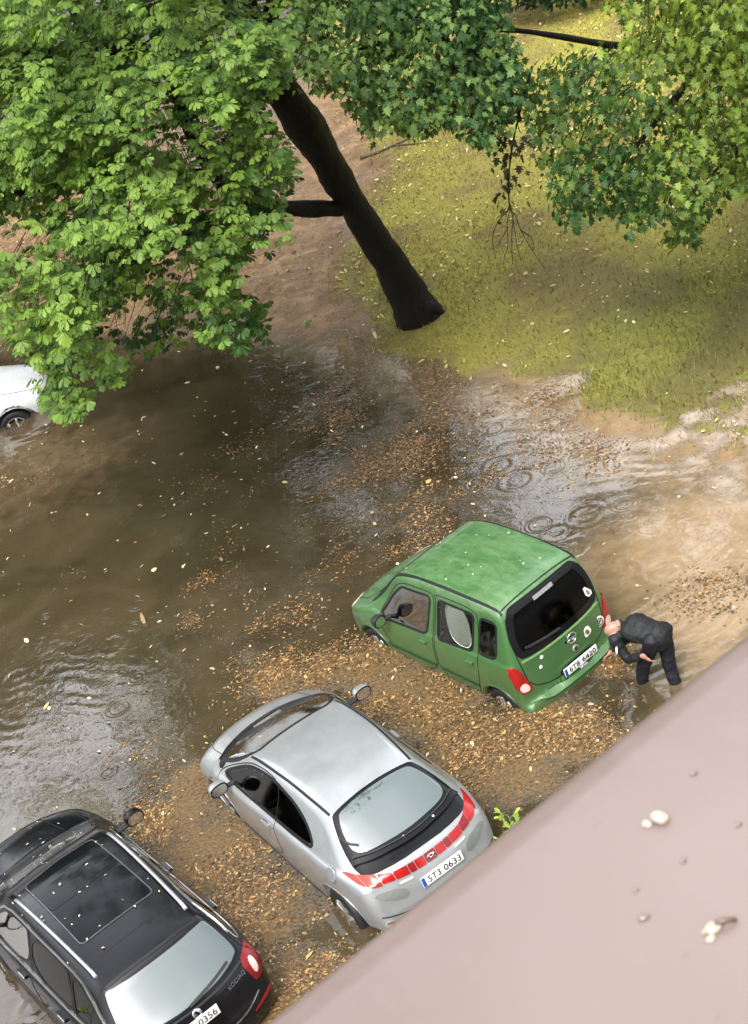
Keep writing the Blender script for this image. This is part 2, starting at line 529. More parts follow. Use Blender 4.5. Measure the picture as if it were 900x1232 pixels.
        for k in range(len(s.regions) + 1):
            sel = F[owner == k]
            if not len(sel): continue
            ids = np.unique(sel); mp = np.full(len(P), -1); mp[ids] = np.arange(len(ids))
            faces = [tuple(q) for q in mp[sel]]
            if k == 0:
                ex = [len(P) - 2, len(P) - 1]
                ids = np.r_[ids, [e for e in ex if e not in ids]]; mp[ids] = np.arange(len(ids))
                faces = [tuple(q) for q in mp[sel]] + [tuple(mp[list(t)]) for t in T if all(mp[list(t)] >= 0)]
            nm = 'body' if k == 0 else s.regions[k - 1][0]
            o = mesh(nm, P[ids], faces, (mat if k == 0 else s.regions[k - 1][3]), s.root, True, N[ids])
            objs.setdefault(nm, []).append(o)
        return objs
    def wheel(s, x, y, r, spokes=5, w=.19, steer=0.0, cap=False):
        sg = 1 if y > 0 else -1
        prof = [(-.5, .62), (-.5, .9), (-.4, .985), (-.2, 1.0), (.2, 1.0), (.4, .985), (.5, .9), (.5, .66), (.42, .64)]
        seg = 40
        def lathe(prof, seg):
            V, F = [], []
            for i in range(seg):
                a = 2 * math.pi * i / seg
                for p, q in prof: V.append((q * r * math.cos(a), p * w * sg, q * r * math.sin(a)))
            n = len(prof)
            for i in range(seg):
                j = (i + 1) % seg
                for k in range(n - 1):
                    f = (i * n + k, i * n + k + 1, j * n + k + 1, j * n + k)
                    F.append(f if sg > 0 else f[::-1])
            return V, F
        V, F = lathe(prof, seg)
        o = mesh('wheel', V, F, MT['tyre'], s.root); o.location = (x, y, r); o.rotation_euler = (0, 0, steer)
        rimp = [(.44, .66), (.46, .62), (.40, .58), (.30, .55), (.1, .54)]
        parts = [lathe(rimp, seg)]
        for k in range(spokes):
            a = 2 * math.pi * k / spokes + .3
            parts.append(box((0, 0, 0), (.56 * r, .035, .13 * r if not cap else .3 * r), bev=.008))
            Vn = np.array(parts[-1][0]) + np.array([.31 * r, sg * w * .40, 0])
            c, si = math.cos(a), math.sin(a)
            parts[-1] = (list(np.stack([Vn[:, 0] * c - Vn[:, 2] * si, Vn[:, 1], Vn[:, 0] * si + Vn[:, 2] * c], 1)), parts[-1][1])
        hub = lathe([(.38, .16), (.45, .13), (.47, .01)], 20); parts.append(hub)
        V, F = merge(parts); mesh('rim', V, F, MT['alu'], o)
        back = lathe([(.12, .56), (.12, .01)], 24); mesh('brake_disc', back[0], back[1], MT['cabin'], o)
        return o
    def mirror(s, x, y, z, mat, size=(.13, .2, .13)):
        sg = 1 if y > 0 else -1
        V, F = [], []
        nr, ns = 9, 18
        for i in range(nr):
            q = i / (nr - 1); xx = -size[0] * .45 + size[0] * q
            k = (1 - max(0, (q - .15) / .85) ** 2.2) ** .5 * (.93 + .07 * min(1, q / .15)) if q < 1 else .05
            for j in range(ns):
                a = 2 * math.pi * j / ns
                cy, cz = math.cos(a), math.sin(a)
                sq = (abs(cy) ** 3 + abs(cz) ** 3) ** (-1 / 3)
                V.append((x + xx, y + sg * .02 + cy * sq * k * size[1] / 2, z + cz * sq * k * size[2] / 2))
        for i in range(nr - 1):
            for j in range(ns):
                j2 = (j + 1) % ns; F.append((i * ns + j, i * ns + j2, (i + 1) * ns + j2, (i + 1) * ns + j))
        F.append(tuple((nr - 1) * ns + j for j in range(ns)))
        o = mesh('wing_mirror', V, F, mat, s.root)
        bx = box((x - .01, y - sg * (size[1] / 2 + .02), z - size[2] * .38), (.06, .16, .035), bev=.012)
        mesh('mirror_arm', bx[0], bx[1], MT['plastic'], o)
        Vg = []
        for j in range(ns):
            a = 2 * math.pi * j / ns; cy, cz = math.cos(a), math.sin(a); sq = (abs(cy) ** 3 + abs(cz) ** 3) ** (-1 / 3)
            for dx in (-.008, .004): Vg.append((x - size[0] * .45 + dx - .003, y + sg * .02 + cy * sq * .42 * size[1], z + cz * sq * .42 * size[2]))
        Fg = [tuple(2 * j for j in range(ns))[::-1]] + [(2 * j, 2 * ((j + 1) % ns), 2 * ((j + 1) % ns) + 1, 2 * j + 1) for j in range(ns)]
        mesh('mirror_glass', Vg, Fg, MT['mirror'], o, False)
        ed = []
        for j in range(ns + 1):
            a = 2 * math.pi * j / ns; cy, cz = math.cos(a), math.sin(a); sq = (abs(cy) ** 3 + abs(cz) ** 3) ** (-1 / 3)
            ed.append((x - size[0] * .45 - .004, y + sg * .02 + cy * sq * .46 * size[1], z + cz * sq * .46 * size[2]))
        v, f = tube(ed, [.009] * len(ed), 6); mesh('mirror_rim', v, f, MT['gloss_black'], o)
        return o
    def plate_at(s, x, y, z, tilt, text, mat_text=None, w=.50, h=.11):
        rt = empty('number_plate', (x, y, z)); rt.parent = s.root
        # local frame: X to the viewer's right (-y of the car), Y up, Z out of the tail
        nz = Vector((-math.cos(tilt), 0, math.sin(tilt))); nx = Vector((0, -1, 0)); ny = nz.cross(nx)
        m = Matrix((nx, ny, nz)).transposed()
        rt.rotation_euler = m.to_euler()
        v, f = box((0, 0, 0), (w, h, .012), bev=.004); mesh('plate_board', v, f, MT['plate'], rt)
        v, f = box((-w / 2 + .024, 0, .002), (.042, h - .012, .012), bev=.003); mesh('blue_band', v, f, MT['plate_blue'], rt)
        a, b = text.split(' '); full = w - .10; u_ = full / 7.9
        text_mesh('plate_lettering', a, h * .88, MT['ink'], rt, (.025 - full / 2 + 1.5 * u_, 0, .0085), 2.9 * u_)
        text_mesh('plate_lettering', b, h * .88, MT['ink'], rt, (.025 + full / 2 - 2.05 * u_, 0, .0085), 4.0 * u_)
        return rt
    def text_on(s, name, x, y, z, nrm, text, size, mat, width=None, roll=0.0):
        nz = Vector([float(q) for q in nrm]).normalized(); nx = Vector((0, 0, 1)).cross(nz).normalized(); ny = nz.cross(nx)
        m = Matrix((nx, ny, nz)).transposed() @ Matrix.Rotation(roll, 3, 'Z')
        o = text_mesh(name, text, size, mat, s.root, (0, 0, 0), width)
        o.location = (x, y, z); o.rotation_euler = m.to_euler()
        return o
    def cabin(s, x_rear, x_front, w, floor, dash, seatmat, zs=.55, driver=.36, rear_row=True):
        v, f = box(((x_rear + x_front) / 2, 0, floor), (x_front - x_rear, 2 * w, .05)); mesh('cabin_floor', v, f, MT['cabin'], s.root, False)
        v, f = box((dash, 0, zs + .22), (.42, 2 * w, .3), bev=.05); mesh('dashboard', v, f, MT['cabin'], s.root)
        rows = [(dash - .98, (driver, -driver), .50)] + ([(dash - 1.78, (.36, -.36), .6)] if rear_row else [])
        for xr, ys, ww in rows:
            for y in ys:
                a = box((xr + .12, y, zs - .08), (.5, ww, .16), bev=.05)
                b = box((xr - .20, y, zs + .25), (.14, ww - .04, .62), rotm('Y', -.25), .05)
                c = box((xr - .30, y, zs + .63), (.09, .25, .17), rotm('Y', -.2), .035)
                v, f = merge([a, b, c]); mesh('seat', v, f, seatmat, s.root)
        ring = [(0, .185 * math.cos(q), .185 * math.sin(q)) for q in np.linspace(0, 2 * math.pi, 25)]
        rr = rotm('Y', -.5)
        p1 = tube([np.array(q) @ rr.T for q in ring], [.016] * 25, 8)
        p2 = tube([(0, 0, 0), np.array((.28, 0, -.1))], [.035, .03], 8)
        V, F = merge([p1, p2, tube([np.array((0, -.17, 0)), np.array((0, .17, 0))], [.02, .02], 6)])
        mesh('steering_wheel', np.array(V) + np.array([dash - .33, driver, zs + .36]), F, MT['cabin'], s.root)

def text_mesh(name, text, size, mat, parent, loc, width=None, depth=.0015):
    cu = bpy.data.curves.new('t', 'FONT'); cu.body = text; cu.size = size
    cu.align_x = 'CENTER'; cu.align_y = 'CENTER'; cu.extrude = depth; cu.resolution_u = 3
    tmp = bpy.data.objects.new('t', cu); COL.objects.link(tmp)
    dg = bpy.context.evaluated_depsgraph_get(); dg.update()
    me = bpy.data.meshes.new_from_object(tmp.evaluated_get(dg))
    bpy.data.objects.remove(tmp)
    n = len(me.vertices); co = np.zeros(n * 3); me.vertices.foreach_get('co', co); co = co.reshape(-1, 3)
    c = (co.max(0) + co.min(0)) / 2; co -= c
    if width: co[:, 0] *= width / (np.ptp(co[:, 0]) + 1e-9)
    me.vertices.foreach_set('co', co.astype(np.float32).ravel()); me.update()
    me.name = name; me.materials.clear()
    o = link(name, me, mat, parent); o.location = loc
    return o

def disc(c, nrm, upv, ra, rb, th=.006, seg=28, power=2.0):
    n = np.array(nrm, float); n /= np.linalg.norm(n); u_ = np.array(upv, float); u_ -= n * (u_ @ n); u_ /= np.linalg.norm(u_)
    w_ = np.cross(u_, n); V = []
    for dz, k in ((0, 1), (th * .6, 1), (th, .9)):
        for i in range(seg):
            a = 2 * math.pi * i / seg; ca, sa = math.cos(a), math.sin(a)
            q = (abs(ca) ** power + abs(sa) ** power) ** (-1 / power)
            V.append(np.array(c) + n * dz + w_ * ra * k * ca * q + u_ * rb * k * sa * q)
    F = []
    for i in range(2):
        for j in range(seg):
            j2 = (j + 1) % seg; F.append((i * seg + j, i * seg + j2, (i + 1) * seg + j2, (i + 1) * seg + j))
    F.append(tuple(2 * seg + j for j in range(seg)))
    return V, F

def cap_bar(p, q, r, seg=8): return tube([p, q], [r, r], seg)

GROUP_CARS = 'cars standing in the flood water'
EXPOSURE = 0.74
# ================================================================== green van-like hatchback
GREEN = paint('green_lacquer', (.060, .160, .050), .25, .34, .35, (.11, .12, .06), chips=.6, chipcol=(.26, .40, .20))
def green_car():
    sp = dict(
        outline=[(-1.70, .18), (-1.78, .22), (-1.795, .30), (-1.80, .42), (-1.795, .448), (-1.765, .460), (-1.705, .466), (-1.69, .49), (-1.695, .6), (-1.69, .85), (-1.68, 1.0), (-1.62, 1.40), (-1.55, 1.62), (-1.47, 1.695), (-1.2, 1.715), (-.6, 1.71), (-.1, 1.68), (.25, 1.62), (.42, 1.55), (.78, 1.24), (1.08, .98), (1.22, .93), (1.45, .86), (1.62, .77), (1.71, .66), (1.755, .5), (1.76, .36), (1.70, .22), (1.2, .17), (-1.2, .17)],
        wl=[(-1.8, .76), (-1.5, .80), (-.8, .81), (.9, .81), (1.3, .79), (1.6, .74), (1.78, .62)],
        wr=[(-1.8, .60), (-1.4, .625), (0, .63), (.4, .62), (1.0, .60), (1.8, .5)],
        belt=[(-1.8, .98), (0, .94), (.7, .90), (1.2, .90), (1.8, .80)],
        top=[(-1.8, 1.70), (0, 1.68), (.4, 1.55), (.9, 1.2), (1.3, 1.1), (1.8, 1.0)],
        arches=[(1.14, .25, .325), (-1.24, .25, .325)], spine=(-1.2, .85, 1.25, .60), round=.075, bow=.06, barrel=.03, shoulder=.015)
    c = Car(sp, (.7225, 18.426, -.035), 2.0857, 'green boxy hatchback with a scuffed roof, the bent-over man at its tail', GROUP_CARS)
    side_f = [(.80, .92), (.52, 1.24), (.30, 1.43), (-.24, 1.49), (-.27, 1.44), (-.10, .94), (.70, .885)]
    side_r = [(-.42, 1.49), (-1.02, 1.50), (-1.05, 1.46), (-.95, 1.02), (-.90, .985), (-.34, .945), (-.31, .97)]
    side_q = [(-1.17, 1.50), (-1.40, 1.50), (-1.43, 1.46), (-1.36, 1.06), (-1.30, 1.01), (-1.05, 1.0)]
    ws = [(.50, .58), (.47, .3), (.465, 0), (.47, -.3), (.50, -.58), (.98, -.66), (1.04, -.4), (1.055, 0), (1.04, .4), (.98, .66)]
    rw = [(.62, 1.11), (.615, 1.36), (.52, 1.575), (.44, 1.60), (-.44, 1.60), (-.52, 1.575), (-.615, 1.36), (-.62, 1.11), (-.55, 1.03), (.55, 1.03)]
    for ax in ('left', 'right'):
        for p in (side_f, side_r, side_q): c.window('side_window', ax, p, MT['glass_side'] if p is side_r else MT['glass_clear'], .028, rnd=-1)
        fd = [(.88, .86), (.55, 1.27), (.32, 1.50), (-.30, 1.555), (-.36, 1.5), (-.19, .85), (-.13, .34), (.66, .33), (.80, .62)]
        rd = [(-.35, 1.555), (-1.08, 1.57), (-1.13, 1.45), (-1.02, .86), (-.90, .45), (-.86, .34), (-.16, .34), (-.22, .85), (-.39, 1.5)]
        for p, seam_skip in ((fd, 0), (rd, 0)):
            c.region('door', ax, p, GREEN)
    bon = [(1.10, .62), (1.10, -.62), (1.55, -.60), (1.66, -.45), (1.68, 0), (1.66, .45), (1.55, .60)]
    c.region('bonnet', 'top', bon, GREEN)
    tg = [(.60, .50), (.66, 1.05), (.64, 1.4), (.56, 1.62), (-.56, 1.62), (-.64, 1.4), (-.66, 1.05), (-.60, .50)]
    c.region('tailgate', 'rear', tg, GREEN)
    g = c.window('windscreen', 'top', ws, MT['glass_clear'], .05)
    g2 = c.window('rear_window', 'rear', rw, MT['glass_privacy'], .085, MT['gloss_black'])
    parts = c.build_body(GREEN, None)
    doors = parts['door']
    for i, ax in enumerate(('left', 'right')):
        for j, p in enumerate((fd, rd)):
            c.strip('door_seam', ax, p, .011, MT['rubber'], .002, .01, True, doors[2 * i + j] if 2 * i + j < len(doors) else None)
        for j, (x, z) in enumerate(((.03, .80), (-.83, .82))):
            d = doors[2 * i + j]
            c.panel('handle_recess', ax, [(x - .10, z - .035), (x + .06, z - .035), (x + .06, z + .035), (x - .10, z + .035)], simple('recess_green', (.02, .075, .018), .5), .002, .01, .02, d)
            c.strip('handle', ax, [(x - .10, z + .012), (x + .02, z + .016)], .028, GREEN, .03, .03, False, d, rnd=0)
            a, b = ((.80, .47), (-.13, .49)) if j == 0 else ((-.19, .49), (-.90, .49))
            c.strip('rub_strip', ax, [a, b], .045, simple('dark_green_strip', (.016, .05, .014), .5), .012, .01, False, d, rnd=0)
        for wx in (1.14, -1.24):
            arc = [(wx + .325 * math.cos(q), .25 + .325 * math.sin(q)) for q in np.linspace(.05, math.pi - .05, 24)]
            c.strip('arch_lip', ax, arc, .05, GREEN, .008, .05, False, rnd=0)
        s = 1 if ax == 'left' else -1
        ch = [(.44, .595 * s), (.2, .605 * s), (-.3, .61 * s), (-1.0, .605 * s), (-1.5, .59 * s)]
        c.strip('roof_channel', 'top', ch, .028, MT['rubber'], .006, .01, False)
        c.strip('screen_pillar_seam', 'top', [(.48, .60 * s), (.75, .645 * s), (1.02, .69 * s)], .02, MT['rubber'], .004, .01, False)
    c.strip('bonnet_seam', 'top', bon, .011, MT['rubber'], .002, .01, True, parts['bonnet'][0])
    t = parts['tailgate'][0]
    c.strip('tailgate_seam', 'rear', tg, .012, MT['rubber'], .002, .01, True, t)
    c.strip('bumper_step', 'rear', [(.70, .445), (.4, .44), (-.4, .44), (-.70, .445)], .03, GREEN, .018, .03, False, rnd=1)
    c.strip('roof_edge_seam', 'top', [(-1.475, .585), (-1.485, 0), (-1.475, -.585)], .016, MT['rubber'], .004, .01, False)
    c.strip('window_ledge', 'rear', [(.62, .985), (.3, .965), (-.3, .965), (-.62, .985)], .022, simple('pale_green_edge', (.16, .30, .11), .3), .012, .01, False, t)
    c.strip('rear_wiper', 'rear', [(.02, 1.075), (.30, 1.10), (.52, 1.13)], .018, MT['plastic'], .03, .01, False, t, rnd=1)
    c.strip('brake_light_strip', 'rear', [(.17, 1.565), (-.14, 1.57)], .045, MT['satin'], .012, .01, False, t, rnd=0)
    # scuttle and wipers
    c.panel('scuttle', 'top', [(1.0, .66), (1.06, .4), (1.075, 0), (1.06, -.4), (1.0, -.66), (1.09, -.63), (1.13, -.3), (1.14, 0), (1.13, .3), (1.09, .63)], MT['plastic'], .004, .01)
    for y0, y1 in ((.10, .58), (-.45, .06)):
        c.strip('wiper', 'top', [(1.03, y0), (1.0, (y0 + y1) / 2), (.95, y1)], .02, MT['rubber'], .02, .01, False, rnd=1)
    # lamps
    for s in (1, -1):
        tl = empty('tail_light'); tl.parent = c.root
        c.panel('red_lens', 'rear', [(.79 * s, .98), (.775 * s, .60), (.59 * s, .59), (.63 * s, .72), (.70 * s, .96)], MT['red_lens'], .014, .03, .03, tl, rnd=1)
        c.panel('reversing_lens', 'rear', [(.745 * s, .72), (.74 * s, .615), (.62 * s, .605), (.66 * s, .735)], MT['clear_lens'], .018, .01, .03, tl, rnd=2)
        hl = empty('headlight'); hl.parent = c.root
        c.panel('lens', 'front', [(.70 * s, .76), (.42 * s, .74), (.40 * s, .60), (.68 * s, .58)], MT['clear_lens'], .01, .02, .04, hl)
    # badges, stickers, plate
    for (y, z) in ((.37, .90), (.42, .79)):
        v, f = disc(c.project('rear', [(y, z)])[0][0], (-1, 0, .05), (0, 0, 1), .024, .024); mesh('white_dot', v, f, MT['sticker'], t)
    P = c.project('rear', [(-.09, .86), (-.10, .70), (-.33, .77), (-.56, .745)])[0]
    ring = [P[0] + np.array([-.01, .065 * math.cos(q), .065 * math.sin(q)]) for q in np.linspace(0, 2 * math.pi, 29)]
    v, f = tube(ring, [.009] * 29, 6)
    z1 = tube([P[0] + np.array([-.012, .085, -.012]), P[0] + np.array([-.012, -.015, .012]), P[0] + np.array([-.012, .012, -.014]), P[0] + np.array([-.012, -.085, .012])], [.003, .011, .011, .003], 6)
    v, f = merge([(v, f), z1]); mesh('round_emblem', v, f, MT['chrome'], t)
    v, f = disc(P[1], (-1, 0, .03), (0, 0, 1), .046, .046, .012); k = mesh('lock_badge', v, f, simple('worn_badge', (.32, .38, .30), .35, .6), t)
    v, f = disc(P[1] + np.array([-.012, 0, 0]), (-1, 0, .03), (0, 0, 1), .026, .026, .004); mesh('badge_centre', v, f, MT['plastic'], k)
    v, f = disc(P[2], (-1, 0, .03), (0, .3, 1), .062, .062, .003, power=3.2); k = mesh('square_sticker', v, f, MT['sticker'], t)
    v, f = disc(P[2] + np.array([-.004, 0, 0]), (-1, 0, .03), (0, .6, 1), .026, .036, .003, power=2.6); mesh('sticker_print', v, f, simple('print_olive', (.12, .14, .07), .5), k)
    v, f = disc(P[3], (-1, 0, .03), (0, 0, 1), .072, .072, .003); k = mesh('round_sticker', v, f, MT['sticker'], t)
    ring = [P[3] + np.array([-.004, .045 * math.cos(q), .045 * math.sin(q)]) for q in np.linspace(.5, 5.6, 16)]
    v, f = tube(ring, [.008] * 16, 5); bars = [tube([P[3] + np.array([-.005, -.02, .02]), P[3] + np.array([-.005, .02, -.02])], [.008, .008], 5), tube([P[3] + np.array([-.005, .018, .022]), P[3] + np.array([-.005, -.01, 0])], [.007, .007], 5)]
    v, f = merge([(v, f)] + bars); mesh('sticker_mark', v, f, simple('print_dark', (.05, .05, .045), .5), k)
    q = c.project('rear', [(-.56, 1.20)])[0][0]
    tri = [(-.50, 1.30), (-.63, 1.13), (-.50, 1.12)]
    k = c.panel('triangle_sticker', 'rear', tri, MT['sticker'], .008, .01, .03, g2, rnd=1)
    c.panel('triangle_print', 'rear', [(-.52, 1.245), (-.585, 1.15), (-.52, 1.145)], simple('print_green', (.10, .22, .14), .5), .011, .004, .03, k, rnd=1)
    c.panel('plate_recess', 'rear', [(.20, .585), (-.38, .585), (-.38, .475), (.20, .475)], MT['rubber'], .004, .01, .04, t, rnd=1)
    c.plate_at(-1.735, -.09, .535, .06, '6T8 6420', w=.54, h=.105)
    v, f = box((-1.765, -.09, .475), (.05, .12, .03), bev=.01); mesh('tailgate_latch', v, f, MT['chrome'], c.root)
    for s in (1, -1): c.mirror(.64, .93 * s, .99, MT['plastic'], (.14, .17, .15))
    for s in (1, -1):
        c.wheel(1.14, .695 * s, .262, 6, .17, cap=True); c.wheel(-1.24, .695 * s, .262, 6, .17, cap=True)
    c.cabin(-1.5, 1.0, .64, .40, .80, MT['seat_light'], .62, .34)
    # oval fabric sunshade held against the rear door glass, from inside
    P, _ = c.project('left', [(-.73, 1.25)])
    n = c.sh.grad(P)[0]
    v, f = disc(P[0] - n * .014, n, (.12, 0, 1), .205, .255, .004, 32, 2.6)
    sh = mesh('sun_shade', v, f, simple('sunshade_mesh', (.88, .89, .74), .7, scale=60), None)
    sh.matrix_world = Matrix.Translation((.7225, 18.426, -.035)) @ Matrix.Rotation(2.0857, 4, 'Z')
    tag(sh, 'oval beige sunshade behind the rear door glass of the green car', 'sunshade')
    ring = [P[0] - n * .012 + (lambda cq, sq, q: np.array([1, 0, 0]) * .205 * cq * q + np.array([.12, -.22, 1]) * .255 * sq * q)(math.cos(a), math.sin(a), (abs(math.cos(a)) ** 2.6 + abs(math.sin(a)) ** 2.6) ** (-1 / 2.6)) for a in np.linspace(0, 2 * math.pi, 33)]
    v, f = tube(ring, [.008] * 33, 6); mesh('wire_rim', v, f, MT['sticker'], sh)
    return c
GC = green_car()

# ================================================================== silver hatchback
SILVER = paint('silver_lacquer', (.37, .39, .40), .5, .30, .28, (.22, .19, .14))
def silver_car():
    sp = dict(
        outline=[(-2.02, .20), (-2.12, .30), (-2.17, .45), (-2.175, .60), (-2.15, .68), (-2.12, .82), (-2.06, .93), (-2.02, 1.0), (-1.97, 1.035), (-1.80, 1.085), (-1.50, 1.23), (-1.17, 1.385), (-.9, 1.44), (-.5, 1.465), (-.1, 1.45), (.25, 1.40), (.45, 1.345), (.95, 1.15), (1.35, .97), (1.55, .90), (1.88, .79), (2.08, .67), (2.16, .53), (2.16, .36), (2.08, .22), (1.4, .17), (-1.4, .17)],
        wl=[(-2.2, .70), (-1.9, .80), (-1.4, .875), (-.6, .885), (1.0, .885), (1.5, .875), (1.85, .83), (2.16, .66)],
        wr=[(-2.2, .52), (-1.6, .54), (-1.1, .53), (-.4, .575), (.3, .59), (.8, .62), (1.4, .68), (2.1, .5)],
        belt=[(-2.2, .97), (-1.5, .96), (0, .90), (1.2, .86), (1.6, .84), (2.1, .65)],
        top=[(-2.2, 1.15), (-1.8, 1.18), (-1.2, 1.40), (-.4, 1.46), (.3, 1.40), (.9, 1.2), (1.4, 1.08), (2.1, .9)],
        arches=[(1.25, .31, .375), (-1.385, .31, .385)], spine=(-1.55, .66, 1.45, .56), round=.10, bow=.12, barrel=.05, shoulder=.03)
    c = Car(sp, (-1.4651, 16.0788), 1.9768, 'silver hatchback with a red light bar across its tail, beside the green car', GROUP_CARS)
    sw = [(1.02, .925), (.95, .99), (.55, 1.20), (.30, 1.295), (-.1, 1.345), (-.45, 1.32), (-.80, 1.20), (-1.02, 1.02), (-.9, .985), (0, .955), (.6, .925)]
    qw = [(1.30, .92), (1.08, 1.04), (1.05, 1.02), (1.10, .92)]
    ws = [(.47, .57), (.54, .25), (.55, 0), (.54, -.25), (.47, -.57), (1.20, -.735), (1.40, -.50), (1.50, -.2), (1.51, 0), (1.50, .2), (1.40, .50), (1.20, .735)]
    rw = [(-1.17, .53), (-1.15, .48), (-1.12, 0), (-1.15, -.48), (-1.17, -.53), (-1.45, -.645), (-1.74, -.69), (-1.87, -.60), (-1.965, -.3), (-1.975, 0), (-1.965, .3), (-1.87, .60), (-1.74, .69), (-1.45, .645)]
    for ax in ('left', 'right'):
        c.window('side_window', ax, sw, MT['glass_dark'], .035)
        fd = [(1.16, .86), (1.05, .98), (.55, 1.235), (.28, 1.335), (-.15, 1.375), (-.26, 1.3), (-.20, .9), (-.22, .36), (.9, .34), (1.05, .55)]
        c.region('door', ax, fd, SILVER)
    c.region('bonnet', 'top', [(1.52, .0), (1.50, .3), (1.38, .62), (1.85, .60), (2.02, .40), (2.07, 0), (2.02, -.40), (1.85, -.60), (1.38, -.62), (1.50, -.3)], SILVER)
    g = c.window('windscreen', 'top', ws, MT['glass_clear'], .05)
    parts = c.build_body(SILVER, None)
    doors = parts['door']
    g2 = c.panel('rear_window', 'top', rw, MT['gloss_black'], .004, .02, rnd=1)
    clear = [(-1.21, .475), (-1.185, .40), (-1.165, 0), (-1.185, -.40), (-1.21, -.475), (-1.45, -.575), (-1.60, -.575), (-1.69, -.40), (-1.745, 0), (-1.69, .40), (-1.60, .575), (-1.45, .575)]
    t = NT('rear_glass_reflecting'); p = t.pbr((.05, .075, .07), .03, 0., IOR=2.35, Coat_Weight=1.0, Coat_Roughness=.02); RG = t.done(p); globals()['REARGLASS'] = RG
    c.panel('glass_pane', 'top', clear, RG, .009, .01, parent=g2)
    lip = [(-1.64, .655), (-1.76, .45), (-1.825, .15), (-1.83, 0), (-1.825, -.15), (-1.76, -.45), (-1.64, -.655)]
    c.strip('spoiler_lip', 'top', lip, .05, MT['gloss_black'], .035, .03, False, g2)
    c.strip('lip_edge', 'top', [(-1.61, .62), (-1.72, .45), (-1.79, .15), (-1.795, 0), (-1.79, -.15), (-1.72, -.45), (-1.61, -.62)], .012, MT['plastic'], .046, .01, False, g2)
    c.strip('rear_wiper', 'top', [(-1.56, .50), (-1.48, .57), (-1.36, .585)], .02, MT['rubber'], .022, .01, False, g2, rnd=1)
    for y in (.1, -.28):
        v, f = disc(c.project('top', [(-1.80, y)])[0][0] + np.array([0, 0, .035]), (-.2, 0, 1), (1, 0, 0), .012, .012, .01); mesh('washer_jet', v, f, MT['sticker'], g2)
    for i, ax in enumerate(('left', 'right')):
        s = 1 if ax == 'left' else -1
        c.panel('quarter_window', ax, qw, MT['gloss_black'], .005, .02, .03, rnd=1)
        c.strip('door_seam', ax, fd, .010, MT['rubber'], .002, .01, True, doors[i])
        c.panel('handle_cup', ax, [(-.10, .80), (.06, .80), (.06, .875), (-.10, .875)], MT['plastic'], .002, .01, .03, doors[i])
        c.strip('handle', ax, [(-.12, .845), (.05, .84)], .035, SILVER, .035, .03, False, doors[i], rnd=0)
        c.strip('roof_channel', 'top', [(.50, .575 * s), (.2, .575 * s), (-.3, .565 * s), (-.8, .545 * s), (-1.13, .525 * s)], .026, MT['rubber'], .004, .01, False)
        c.strip('sill_strip', ax, [(.86, .30), (-.95, .30)], .05, MT['plastic'], .012, .01, False, rnd=0)
        for wx, rr in ((1.25, .375), (-1.385, .385)):
            arc = [(wx + rr * math.cos(q), .31 + rr * math.sin(q)) for q in np.linspace(.05, math.pi - .05, 24)]
            c.strip('arch_lip', ax, arc, .045, SILVER, .006, .05, False, rnd=0)
        c.mirror(.80, .985 * s, .985, SILVER, (.15, .22, .15))
        c.wheel(1.25, .765 * s, .315, 7, .20); c.wheel(-1.385, .765 * s, .315, 7, .20)
    P = c.project('left', [(-1.42, .93)])[0][0]
    n = c.sh.grad(P[None])[0]
    v, f = disc(P - n * .002, n, (0, 0, 1), .085, .085, .006); o = mesh('fuel_flap', v, f, SILVER, c.root)
    c.strip('bonnet_seam', 'top', [(1.40, .63), (1.85, .61), (2.02, .41), (2.07, 0), (2.02, -.41), (1.85, -.61), (1.40, -.63)], .010, MT['rubber'], .002, .01, False, parts['bonnet'][0])
    c.panel('scuttle', 'top', [(1.24, .71), (1.41, .49), (1.505, .2), (1.515, 0), (1.505, -.2), (1.41, -.49), (1.24, -.71), (1.30, -.72), (1.47, -.50), (1.56, -.2), (1.57, 0), (1.56, .2), (1.47, .5), (1.30, .72)], MT['plastic'], .005, .01, rnd=1)
    for a in ([(1.44, .40), (1.30, .20), (1.20, -.05)], [(1.46, -.25), (1.30, -.42), (1.18, -.58)], [(1.45, .15), (1.44, .5), (1.28, .70)]):
        c.strip('wiper', 'top', a, .022, MT['rubber'], .022, .01, False, rnd=1)
    # light bar: one lens per section
    bt, bb = .980, .893
    cells = [(-.70, -.56, 'red_lens', .0), (-.55, -.43, 'dark_red_lens', 0), (-.42, -.27, 'red_lens', .0), (-.26, -.19, 'dark_red_lens', 0), (-.18, -.075, 'red_lens', 0), (-.065, .065, 'dark_red_lens', 0), (.075, .18, 'red_lens', 0), (.19, .26, 'dark_red_lens', 0), (.27, .42, 'red_lens', 0), (.43, .56, 'red_lens', 0)]
    lb = empty('light_bar'); lb.parent = c.root
    for a, b, m, _ in cells:
        za = lambda y: bt + .035 * (abs(y) / .8) ** 2; zb = lambda y: bb + .075 * (abs(y) / .8) ** 2
        ys = np.linspace(a, b, 4)
        poly = [(y, za(y)) for y in ys] + [(y, zb(y)) for y in ys[::-1]]
        c.panel('red_lens' if m == 'red_lens' else 'deep_red_lens', 'rear', poly, MT[m], .010, .02, .035, lb, rnd=0)
    c.panel('end_lens', 'rear', [(.57, bt + .017), (.70, bt + .026), (.70, .935), (.57, .915)], MT['amber_lens'], .010, .02, .035, lb, rnd=0)
    for s in (1, -1):
        c.panel('end_lens', 'rear', [(.705 * s, bt + .025), (.745 * s, bt + .026), (.775 * s, bt + .012), (.745 * s, .955), (.705 * s, .938)], MT['amber_lens'] if s > 0 else MT['red_lens'], .009, .02, .03, lb, rnd=0)
